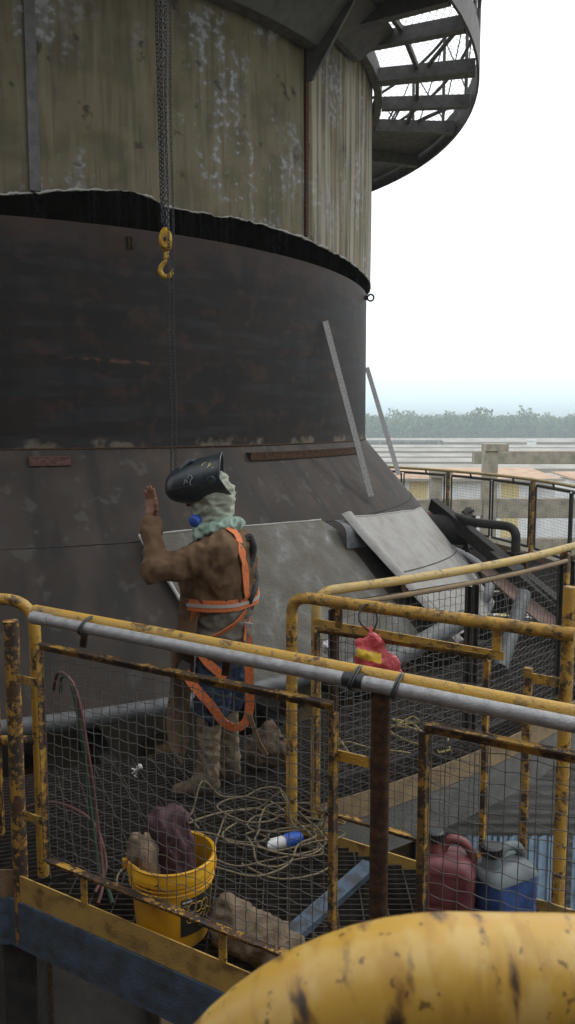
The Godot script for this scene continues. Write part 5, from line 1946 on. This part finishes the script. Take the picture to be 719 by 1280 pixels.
# ---------------------------------------------------------------- the worker
# hand with five fingers: w wrist, u along the fingers, s towards the thumb, p out of the palm
func hand(m: MB, w: Vector3, u: Vector3, s: Vector3, curl: float) -> void:
	var p := s.cross(u).normalized()
	var lo := w - Vector3.ONE * 0.14 + u * 0.09
	var f := Field.new(lo, lo + Vector3.ONE * 0.30, 0.004)
	for k in 4:
		var o := s * (0.03 - k * 0.02)
		f.bone(w + u * 0.01 + o * 0.65, w + u * (0.088 - 0.004 * absf(k - 1.3)) + o, 0.017, 0.0125, 0.014)
	f.bone(w - u * 0.03, w + u * 0.02, 0.026, 0.026, 0.02)
	var lens := [0.070, 0.079, 0.074, 0.058]
	for k in 4:
		var a := w + u * (0.085 - 0.004 * absf(k - 1.3)) + s * (0.03 - k * 0.02)
		var spread := s * (0.02 - k * 0.02)
		var ang := curl * (1.0 + 0.12 * k)
		for j in 3:
			ang += curl * 0.5
			var d := (u * cos(ang) + p * sin(ang) + spread).normalized()
			var L: float = lens[k] * [0.45, 0.31, 0.24][j]
			var r0: float = [0.0098, 0.0088, 0.008][j]
			f.bone(a, a + d * L, r0, r0 - 0.0011, 0.003)
			a += d * L
	var b := w + u * 0.02 + s * 0.024
	var d1 := (u * 0.68 + s * 0.65 + p * 0.3).normalized()
	f.bone(b, b + d1 * 0.042, 0.0145, 0.0115, 0.01)
	b += d1 * 0.042
	d1 = (u * 0.9 + s * 0.3 + p * 0.3).normalized()
	f.bone(b, b + d1 * 0.03, 0.0112, 0.0098, 0.004)
	b += d1 * 0.03
	d1 = (u * 0.97 + s * 0.1 + p * 0.25).normalized()
	f.bone(b, b + d1 * 0.024, 0.0098, 0.0078, 0.004)
	f.mesh_into(m)

func build_worker() -> void:
	var t := thing("person", "person in brown work jacket and raised welding helmet lifting one hand beside the stack", "person", Vector3(-0.40, 0, -4.07))
	# body: one figure under the clothes
	var body := MB.new()
	var f := Field.new(Vector3(-0.42, 0.0, -0.45), Vector3(0.34, 1.5, 0.42), 0.014)
	f.bone(Vector3(0.05, 1.22, -0.06), Vector3(0.05, 1.22, 0.06), 0.115, 0.115, 0.05)
	f.bone(Vector3(0.05, 1.22, 0), Vector3(0.055, 0.88, 0), 0.12, 0.115, 0.05)
	f.bone(Vector3(0.055, 0.84, -0.06), Vector3(0.055, 0.84, 0.06), 0.10, 0.10, 0.05)
	f.bone(Vector3(0.05, 1.36, 0), Vector3(0.035, 1.46, 0), 0.055, 0.052, 0.04)
	f.bone(Vector3(0.06, 1.33, 0), Vector3(0.075, 1.31, 0.15), 0.05, 0.046, 0.04)
	f.bone(Vector3(0.06, 1.33, 0), Vector3(0.075, 1.31, -0.15), 0.05, 0.046, 0.04)
	f.bone(Vector3(0.075, 1.31, 0.17), Vector3(-0.235, 1.218, 0.23), 0.042, 0.036, 0.03)
	f.bone(Vector3(-0.235, 1.215, 0.23), Vector3(-0.275, 1.45, 0.11), 0.035, 0.025, 0.02)
	f.bone(Vector3(0.075, 1.31, -0.17), Vector3(-0.0, 1.05, -0.24), 0.05, 0.042, 0.03)
	f.bone(Vector3(-0.0, 1.05, -0.24), Vector3(-0.06, 0.98, -0.24), 0.04, 0.026, 0.02)
	f.bone(Vector3(0.045, 0.80, 0.08), Vector3(-0.005, 0.44, 0.09), 0.085, 0.055, 0.03)
	f.bone(Vector3(-0.005, 0.44, 0.09), Vector3(-0.01, 0.09, 0.09), 0.052, 0.034, 0.02)
	f.bone(Vector3(0.065, 0.80, -0.08), Vector3(0.07, 0.44, -0.09), 0.085, 0.055, 0.03)
	f.bone(Vector3(0.07, 0.44, -0.09), Vector3(0.085, 0.09, -0.09), 0.052, 0.034, 0.02)
	f.mesh_into(body)
	# head with face
	f = Field.new(Vector3(-0.16, 1.38, -0.13), Vector3(0.19, 1.72, 0.13), 0.005)
	f.bone(Vector3(0.022, 1.57, 0), Vector3(0.026, 1.585, 0), 0.086, 0.084, 0.02, Vector3(1.0, 1.0, 0.82))
	f.bone(Vector3(-0.02, 1.54, 0), Vector3(-0.03, 1.475, 0), 0.068, 0.045, 0.03, Vector3(1.0, 1.0, 0.9))
	f.bone(Vector3(-0.082, 1.545, 0), Vector3(-0.103, 1.515, 0), 0.010, 0.015, 0.015)
	f.bone(Vector3(-0.082, 1.480, -0.016), Vector3(-0.082, 1.480, 0.016), 0.008, 0.008, 0.01)
	f.bone(Vector3(-0.078, 1.468, -0.013), Vector3(-0.078, 1.468, 0.013), 0.008, 0.008, 0.01)
	for sg in [-1.0, 1.0]:
		f.bone(Vector3(-0.072, 1.563, sg * 0.02), Vector3(-0.066, 1.563, sg * 0.045), 0.011, 0.009, 0.012)
		f.bone(Vector3(-0.072, 1.545, sg * 0.03), Vector3(-0.070, 1.545, sg * 0.034), 0.012, 0.012, 0.004)
		f.bone(Vector3(0.03, 1.565, sg * 0.072), Vector3(0.025, 1.52, sg * 0.070), 0.012, 0.008, 0.008)
	f.bone(Vector3(0.03, 1.52, 0), Vector3(0.04, 1.42, 0), 0.056, 0.054, 0.03)
	f.mesh_into(body)
	hand(body, Vector3(-0.277, 1.452, 0.108), Vector3(0.02, 1, -0.12).normalized(), Vector3(0.75, 0, 0.66).normalized(), 0.12)
	hand(body, Vector3(-0.06, 0.97, -0.24), Vector3(-0.2, -0.95, 0.1).normalized(), Vector3(-0.95, 0.2, 0.1).normalized(), 0.3)
	put("body", body, M.skin, t)
	# jacket
	var j := Field.new(Vector3(-0.42, 0.72, -0.42), Vector3(0.36, 1.52, 0.40), 0.0105)
	j.bone(Vector3(0.05, 1.20, -0.07), Vector3(0.05, 1.20, 0.07), 0.158, 0.158, 0.06)
	j.bone(Vector3(0.06, 1.20, 0.06), Vector3(0.062, 1.06, 0.055), 0.158, 0.150, 0.06)
	j.bone(Vector3(0.06, 1.20, -0.06), Vector3(0.062, 1.06, -0.055), 0.158, 0.150, 0.06)
	j.bone(Vector3(0.0, 1.19, 0.03), Vector3(0.0, 1.05, 0.03), 0.145, 0.148, 0.06)
	j.bone(Vector3(0.09, 1.16, 0.0), Vector3(0.10, 1.06, 0.0), 0.15, 0.145, 0.06)
	j.bone(Vector3(0.10, 1.27, -0.05), Vector3(0.10, 1.27, 0.05), 0.12, 0.12, 0.06)
	j.bone(Vector3(0.075, 1.345, -0.04), Vector3(0.085, 1.305, -0.175), 0.07, 0.078, 0.05)
	j.bone(Vector3(0.075, 1.345, 0.04), Vector3(0.085, 1.305, 0.175), 0.07, 0.078, 0.05)
	j.bone(Vector3(0.085, 1.30, 0.17), Vector3(-0.235, 1.222, 0.23), 0.074, 0.062, 0.025)
	j.bone(Vector3(-0.235, 1.222, 0.23), Vector3(-0.274, 1.43, 0.12), 0.062, 0.05, 0.02)
	j.bone(Vector3(-0.26, 1.20, 0.23), Vector3(-0.12, 1.205, 0.21), 0.05, 0.048, 0.03)
	j.bone(Vector3(0.085, 1.29, -0.18), Vector3(-0.0, 1.05, -0.245), 0.076, 0.062, 0.03)
	j.bone(Vector3(-0.0, 1.05, -0.245), Vector3(-0.04, 1.0, -0.245), 0.06, 0.045, 0.025)
	fn.frequency = 5.0
	j.rough(fn, 0.010)
	cloth.frequency = 6.5
	j.fold(cloth, 0.014, Vector3(1.25, 0.8, 0.9))
	cloth.frequency = 15.0
	j.fold(cloth, 0.005, Vector3(1.0, 0.8, 0.8))
	var m := MB.new()
	j.mesh_into(m)
	put("jacket", m, M.jacket, t, "brown work jacket with bent raised sleeve")
	m = MB.new()
	var cuff := PackedVector3Array()
	for q in 20:
		var an := TAU * q / 20.0
		cuff.append(Vector3(-0.2755, 1.438, 0.116) + Vector3(cos(an) * 0.047, -0.02 * sin(an), sin(an) * 0.045))
	m.tube(cuff, 0.007, 7, true)
	put("cuff", m, M.jacket, t)
	# shirt showing below the belt
	var sh := Field.new(Vector3(-0.2, 0.62, -0.28), Vector3(0.32, 1.16, 0.28), 0.011)
	sh.bone(Vector3(0.066, 0.96, 0.05), Vector3(0.062, 0.83, 0.05), 0.150, 0.158, 0.05)
	sh.bone(Vector3(0.066, 0.96, -0.05), Vector3(0.062, 0.83, -0.05), 0.150, 0.158, 0.05)
	fn.frequency = 10.0
	sh.rough(fn, 0.012)
	cloth.frequency = 10.0
	sh.fold(cloth, 0.010, Vector3(0.7, 1.3, 0.7))
	m = MB.new()
	sh.mesh_into(m)
	put("shirt", m, M.shirt, t, "grey brown shirt tail")
	# collar
	m = MB.new()
	for sg in [-1.0, 1.0]:
		m.sheet(6, 4, func(u: float, v: float) -> Vector3: return Vector3(0.00 + 0.12 * u, 1.405 - 0.05 * v - 0.02 * u * v, sg * (0.062 + 0.035 * v + 0.03 * sin(u * PI))), 0.006, Vector3(0, 0.4, sg))
	put("collar", m, M.jacket, t)
	m = MB.new()
	m.sheet(10, 12, func(u: float, v: float) -> Vector3:
		var y: float = lerpf(1.06, 0.79, v)
		return Vector3(-0.145 - 0.03 * v + u * 0.11, y, 0.065 + 0.11 * sqrt(u) + 0.012 * sin(v * 6.0 + u * 4.0) + 0.015 * v), 0.006, Vector3(-0.6, 0, 1))
	put("jacket_front", m, M.jacket, t)
	# apron flap hanging in front
	m = MB.new()
	m.sheet(10, 24, func(u: float, v: float) -> Vector3:
		var y: float = lerpf(0.86, 0.19, v)
		var w: float = lerpf(0.115, 0.10, v) * (1.0 - 0.85 * sm(0.86, 1.0, v))
		return Vector3(-0.148 + (u - 0.5) * w + 0.012 * sin(v * 7.0), y, 0.10 - 0.05 * u + 0.018 * sin(u * 7.0 + v * 2.0) + 0.02 * v), 0.006, Vector3(-0.3, 0, 1))
	put("apron_flap", m, M.apron, t, "long brown leather flap with pointed end")
	# jeans
	var jn := Field.new(Vector3(-0.16, 0.34, -0.26), Vector3(0.28, 0.98, 0.26), 0.011)
	jn.bone(Vector3(0.06, 0.88, -0.05), Vector3(0.06, 0.88, 0.05), 0.13, 0.13, 0.05)
	jn.bone(Vector3(0.055, 0.80, 0.075), Vector3(0.01, 0.47, 0.09), 0.118, 0.088, 0.03)
	jn.bone(Vector3(0.075, 0.80, -0.075), Vector3(0.085, 0.47, -0.09), 0.118, 0.088, 0.03)
	fn.frequency = 11.0
	jn.rough(fn, 0.01)
	cloth.frequency = 10.0
	jn.fold(cloth, 0.014, Vector3(0.8, 1.2, 0.8))
	m = MB.new()
	jn.mesh_into(m)
	put("jeans", m, M.jeans, t, "dark blue jeans")
	# gaiters and boots
	for k in 2:
		var kx: float = [-0.005, 0.07][k]
		var ax: float = [-0.012, 0.085][k]
		var z: float = [0.09, -0.09][k]
		var g := Field.new(Vector3(ax - 0.13, 0.02, z - 0.12), Vector3(ax + 0.15, 0.52, z + 0.12), 0.010)
		g.bone(Vector3(kx, 0.46, z), Vector3(ax, 0.12, z), 0.066, 0.058, 0.02)
		g.bone(Vector3(ax, 0.13, z), Vector3(ax - 0.03, 0.08, z), 0.06, 0.06, 0.02)
		fn.frequency = 14.0
		cloth.frequency = 14.0
		g.fold(cloth, 0.010, Vector3(0.7, 1.5, 0.7))
		m = MB.new()
		g.mesh_into(m)
		put("gaiter", m, M.gaiter, t, "tan cloth gaiter")
		var b := Field.new(Vector3(ax - 0.25, -0.01, z - 0.1), Vector3(ax + 0.14, 0.2, z + 0.1), 0.009)
		b.bone(Vector3(ax + 0.02, 0.06, z), Vector3(ax - 0.06, 0.055, z), 0.046, 0.045, 0.02)
		b.bone(Vector3(ax - 0.06, 0.05, z), Vector3(ax - 0.15, 0.04, z + 0.008), 0.046, 0.036, 0.02, Vector3(1, 0.9, 1.1))
		b.bone(Vector3(ax, 0.06, z), Vector3(ax - 0.005, 0.14, z), 0.05, 0.05, 0.02)
		m = MB.new()
		b.mesh_into(m)
		put("boot", m, M.boot, t)
		m = MB.new()
		m.box(Transform3D(Basis(), Vector3(ax - 0.062, 0.011, z)), Vector3(0.255, 0.021, 0.085), 0.009)
		put("boot_sole", m, M.sole, t)
	# hood cloth round head and neck
	var h := Field.new(Vector3(-0.16, 1.33, -0.16), Vector3(0.2, 1.74, 0.16), 0.009)
	h.bone(Vector3(0.02, 1.565, 0), Vector3(0.02, 1.58, 0), 0.106, 0.10, 0.02, Vector3(1.0, 1.0, 0.92))
	h.bone(Vector3(0.025, 1.57, 0), Vector3(0.04, 1.42, 0), 0.102, 0.085, 0.03, Vector3(1.0, 1.0, 0.95))
	h.bone(Vector3(0.0, 1.48, 0), Vector3(0.015, 1.42, 0), 0.085, 0.08, 0.03)
	fn.frequency = 13.0
	cloth.frequency = 13.0
	h.fold(cloth, 0.014, Vector3(0.6, 1.6, 0.6))
	fn.frequency = 30.0
	h.rough(fn, 0.004, Vector3(0.4, 1.5, 0.4))
	m = MB.new()
	h.mesh_into(m)
	put("hood", m, M.hood, t, "pale cloth hood round the head")
	# scarf over the shoulders
	var s := Field.new(Vector3(-0.2, 1.27, -0.24), Vector3(0.3, 1.54, 0.24), 0.009)
	s.bone(Vector3(0.02, 1.385, -0.06), Vector3(0.02, 1.385, 0.06), 0.075, 0.075, 0.03, Vector3(1.2, 0.55, 1))
	s.bone(Vector3(0.08, 1.41, -0.05), Vector3(0.08, 1.41, 0.05), 0.075, 0.075, 0.03, Vector3(1.2, 0.5, 1))
	s.bone(Vector3(0.10, 1.42, 0.03), Vector3(0.19, 1.442, 0.06), 0.05, 0.012, 0.03, Vector3(1, 0.6, 1.2))
	s.bone(Vector3(-0.02, 1.38, 0.07), Vector3(-0.055, 1.345, 0.11), 0.045, 0.015, 0.03, Vector3(1, 0.9, 0.7))
	fn.frequency = 14.0
	cloth.frequency = 15.0
	s.fold(cloth, 0.010, Vector3(1.2, 0.8, 0.8))
	m = MB.new()
	s.mesh_into(m)
	put("scarf", m, M.scarf, t, "grey green scarf")
	# raised welding helmet: open egg-shaped shell tipped forward
	var hm := Node3D.new()
	hm.name = "welding_helmet"
	t.add_child(hm, true)
	hm.position = Vector3(-0.018, 1.636, 0.0)
	hm.scale = Vector3(1.24, 1.1, 1.14)
	hm.rotation.z = deg_to_rad(14.0)
	hm.set_meta("label", "dark welding helmet tipped up")
	m = MB.new()
	m.sheet(40, 22, func(u: float, v: float) -> Vector3:
		var an: float = u * TAU
		var a: float = lerpf(0.02, 1.98, v)      # from the nose of the shell to its rim
		var lx: float = -cos(a) * 0.165
		var rr: float = pow(sin(minf(a, 1.75)), 0.72) if a > 0.0 else 0.0
		var yy: float = sin(an) * 0.105 * rr
		var zz: float = cos(an) * 0.112 * rr
		if yy < 0.0:
			lx -= yy * 0.25 * v
			yy *= 0.92
		else:
			lx += yy * 0.25 * v
		return Vector3(lx, yy, zz), 0.004, Vector3(0, 1, 0))
	put("shell", fix_shell(m), M.mask, hm)
	m = MB.new()
	var rim := PackedVector3Array()
	for q in 40:
		var an := TAU * q / 40.0
		var lx := -cos(1.98) * 0.165
		var rr := pow(sin(1.75), 0.72)
		var yy := sin(an) * 0.105 * rr
		if yy < 0.0:
			lx -= yy * 0.25
			yy *= 0.92
		else:
			lx += yy * 0.25
		rim.append(Vector3(lx, yy, cos(an) * 0.112 * rr))
	m.tube(rim, 0.005, 6, true)
	put("rim", m, M.mask, hm)
	m = MB.new()
	m.box(Transform3D(Basis(Vector3.BACK, 0.5), Vector3(-0.055, 0.087, 0.0)), Vector3(0.075, 0.018, 0.115), 0.006)
	put("window_frame", m, M.mask, hm)
	m = MB.new()
	m.box(Transform3D(Basis(Vector3.BACK, 0.5), Vector3(-0.059, 0.097, 0.0)), Vector3(0.055, 0.006, 0.10), 0.002)
	put("window", m, M.lens, hm, "glass window")
	m = MB.new()
	m.lathe(PackedVector2Array([Vector2(0, 0.014), Vector2(0.014, 0.014), Vector2(0.018, 0.008), Vector2(0.018, 0), Vector2(0, 0)]), 14, Transform3D(Basis(Vector3.RIGHT, PI / 2), Vector3(0.035, 0.0, 0.109)))
	put("knob", m, M.mask, hm)
	# scribbles on the shell
	for sc in [[[[0.03, 0.055], [0.045, 0.075], [0.035, 0.06], [0.055, 0.07], [0.05, 0.05], [0.065, 0.06]], "mask_mark"], [[[0.01, 0.07], [0.02, 0.08], [0.03, 0.078]], "mask_mark"], [[[-0.055, 0.03], [-0.045, 0.045], [-0.035, 0.03], [-0.045, 0.02], [-0.05, 0.0], [-0.035, -0.01]], "mask_scuff"], [[[-0.075, 0.01], [-0.065, 0.03], [-0.06, 0.012]], "mask_scuff"]]:
		var pts := []
		for q in sc[0]:
			var lx: float = q[0]
			var a := acos(clampf(-lx / 0.165, -1, 1))
			var rr := pow(sin(a), 0.72)
			var yy: float = q[1]
			var cz := sqrt(maxf(0.0, 1.0 - pow(yy / (0.105 * rr), 2.0)))
			pts.append(Vector3(lx, yy, 0.113 * rr * cz + 0.001))
		m = MB.new()
		m.tube(curve(pts, 0.006), 0.0018, 5)
		put("paint_scribble", m, M[sc[1]], hm)
	# respirator
	m = MB.new()
	var rt := Transform3D(Basis(Vector3(1, 0, 0), Vector3(-0.45, -0.1, 0.9).normalized(), Vector3(0, 1, 0)).orthonormalized(), Vector3(-0.058, 1.438, 0.062))
	var ry := Vector3(-0.45, -0.1, 0.9).normalized()
	var rx := ry.cross(Vector3.UP).normalized()
	rt.basis = Basis(rx, ry, rx.cross(ry))
	m.lathe(PackedVector2Array([Vector2(0.0, 0.035), Vector2(0.018, 0.034), Vector2(0.027, 0.028), Vector2(0.031, 0.018), Vector2(0.031, 0.0), Vector2(0.02, -0.01), Vector2(0.0, -0.02)]), 20, rt, 0, TAU, true)
	put("respirator_filter", m, M.filter_blue, t, "round blue respirator filter")
	# harness
	var hn := Node3D.new()
	hn.name = "harness"
	t.add_child(hn, true)
	hn.set_meta("label", "orange safety harness")
	var belt := PackedVector3Array()
	var bs := PackedVector3Array()
	for q in 49:
		var an := TAU * q / 48.0
		var dv := Vector3(cos(an), 0, sin(an))
		var y := 1.03 + 0.022 * cos(an) - 0.012 * sin(an * 2.0)
		var p := j.hit(Vector3(0.06, y, 0) + dv * 0.38, -dv)
		belt.append(p + dv * 0.012)
		bs.append(Vector3(0, 1, 0))
	for pass_no in 3:
		var soft := belt.duplicate()
		for q in 49:
			soft[q] = belt[q] * 0.5 + belt[(q + 1) % 48] * 0.25 + belt[(q + 47) % 48] * 0.25
		belt = soft
	m = MB.new()
	m.strap(belt, bs, 0.058, 0.005)
	put("belt", m, M.orange, hn)
	var inner := PackedVector3Array()
	for q in 49:
		var an := TAU * q / 48.0
		inner.append(belt[q] + Vector3(cos(an), 0, sin(an)) * 0.0045)
	m = MB.new()
	m.strap(inner, bs, 0.016, 0.003)
	put("reflective_stripe", m, M.reflective, hn)
	# straps lying on the body, given as (x, y) seen from the worker's left
	for sp in [
		[[[0.10, 1.40], [0.145, 1.37], [0.17, 1.30], [0.185, 1.2], [0.19, 1.1], [0.19, 1.0], [0.188, 0.9], [0.18, 0.82]], 0.045],
		[[[0.185, 0.99], [0.14, 0.945], [0.08, 0.905], [0.02, 0.875], [-0.04, 0.845]], 0.042],
		[[[-0.05, 1.0], [-0.07, 0.93], [-0.085, 0.86]], 0.045]]:
		var pts := []
		for q in sp[0]:
			var a := j.hit(Vector3(q[0], q[1], 0.38), Vector3(0, 0, -1))
			var b2 := sh.hit(Vector3(q[0], q[1], 0.38), Vector3(0, 0, -1))
			if q[1] < 1.0 and b2.z > a.z and b2.z < 0.3:
				a = b2
			if a.z < 0.0:
				a.z = 0.05
			var gr := j.grad(a)
			pts.append(a + gr * 0.010)
		var cv := curve(pts, 0.02)
		var sd := PackedVector3Array()
		for k in cv.size():
			var gr := j.grad(cv[k])
			if gr.length() < 0.5:
				gr = Vector3(0, 0, 1)
			var ta := (cv[mini(k + 1, cv.size() - 1)] - cv[maxi(k - 1, 0)]).normalized()
			sd.append(gr.cross(ta).normalized())
		m = MB.new()
		m.strap(cv, sd, sp[1], 0.004)
		put("strap", m, M.orange, hn)
	# hanging thigh loops
	for sp in [[[Vector3(0.195, 0.86, 0.12), Vector3(0.205, 0.74, 0.15), Vector3(0.21, 0.6, 0.16), Vector3(0.21, 0.50, 0.16), Vector3(0.185, 0.42, 0.165), Vector3(0.13, 0.40, 0.17), Vector3(0.07, 0.44, 0.18), Vector3(0.02, 0.52, 0.19), Vector3(-0.04, 0.59, 0.19), Vector3(-0.09, 0.65, 0.175), Vector3(-0.115, 0.70, 0.16)], 0.044], [[Vector3(-0.06, 0.86, 0.14), Vector3(-0.04, 0.80, 0.165), Vector3(0.0, 0.745, 0.185), Vector3(0.05, 0.70, 0.19), Vector3(0.09, 0.66, 0.19)], 0.042]]:
		var cv := curve(sp[0], 0.02)
		var sd := PackedVector3Array()
		for k in cv.size():
			var ta := (cv[mini(k + 1, cv.size() - 1)] - cv[maxi(k - 1, 0)]).normalized()
			sd.append(Vector3(0.15 * sin(k * 0.2), 0.2 * cos(k * 0.15), 1).cross(ta).normalized())
		m = MB.new()
		m.strap(cv, sd, sp[1], 0.004)
		put("leg_strap", m, M.orange, hn)
	m = MB.new()
	m.bar(Vector3(-0.13, 0.69, 0.165), Vector3(-0.105, 0.735, 0.16), 0.012, 0.05)
	put("buckle", m, M.chain, hn)
	m = MB.new()
	m.bar(Vector3(0.197, 0.905, 0.135), Vector3(0.20, 0.93, 0.135), 0.05, 0.012, Vector3(0, 0, 1))
	put("reflective_tab", m, M.reflective, hn)
	# folded black lanyard on the back, and its tail
	m = MB.new()
	var lp := []
	for q in 9:
		lp.append(Vector3(0.225 + 0.012 * sin(q * 1.4) - 0.006 * absf(q - 4), 1.36 - q * 0.045, 0.075 + 0.02 * cos(q * 1.9)))
	m.tube(curve(lp, 0.015), 0.024, 8)
	for q in 9:
		lp[q] += Vector3(0.012, 0.005, 0.03 * sin(q * 1.1))
	m.tube(curve(lp, 0.015), 0.016, 8)
	put("lanyard_pack", m, M.black_web, hn, "black folded lanyard")
	var tail := curve([Vector3(0.205, 0.47, 0.17), Vector3(0.23, 0.40, 0.175), Vector3(0.255, 0.32, 0.17), Vector3(0.29, 0.25, 0.16)], 0.02)
	var ts := PackedVector3Array()
	for k in tail.size():
		ts.append(Vector3(0.8, 0.3, 0.3 + 0.4 * sin(k * 0.4)))
	m = MB.new()
	m.strap(tail, ts, 0.03, 0.005)
	put("lanyard_tail", m, M.lanyard, hn)
	fn.frequency = 0.01

# turn the helmet shell's normals outwards all round
func fix_shell(m: MB) -> MB:
	var o := MB.new()
	for k in range(0, m.v.size(), 3):
		var c := (m.v[k] + m.v[k + 1] + m.v[k + 2]) / 3.0
		var nn := m.n[k] + m.n[k + 1] + m.n[k + 2]
		var sg := 1.0
		if nn.dot(Vector3(c.x - 0.02, c.y, c.z)) < 0.0:
			sg = -1.0
		o.tri(m.v[k], m.v[k + 1], m.v[k + 2], m.n[k] * sg, m.n[k + 1] * sg, m.n[k + 2] * sg)
	return o

# ---------------------------------------------------------------- all together
func _ready() -> void:
	fn.seed = 4
	fn.frequency = 0.01
	fn.fractal_octaves = 3
	cloth.seed = 17
	cloth.fractal_type = FastNoiseLite.FRACTAL_NONE
	setup_view()
	make_materials()
	build_ground()
	build_woods()
	build_distance()
	build_shade_building()
	build_stack()
	build_upper_platform()
	build_walkway()
	build_railings()
	build_hoist()
	build_loose_steel()
	build_small_things()
	build_worker()
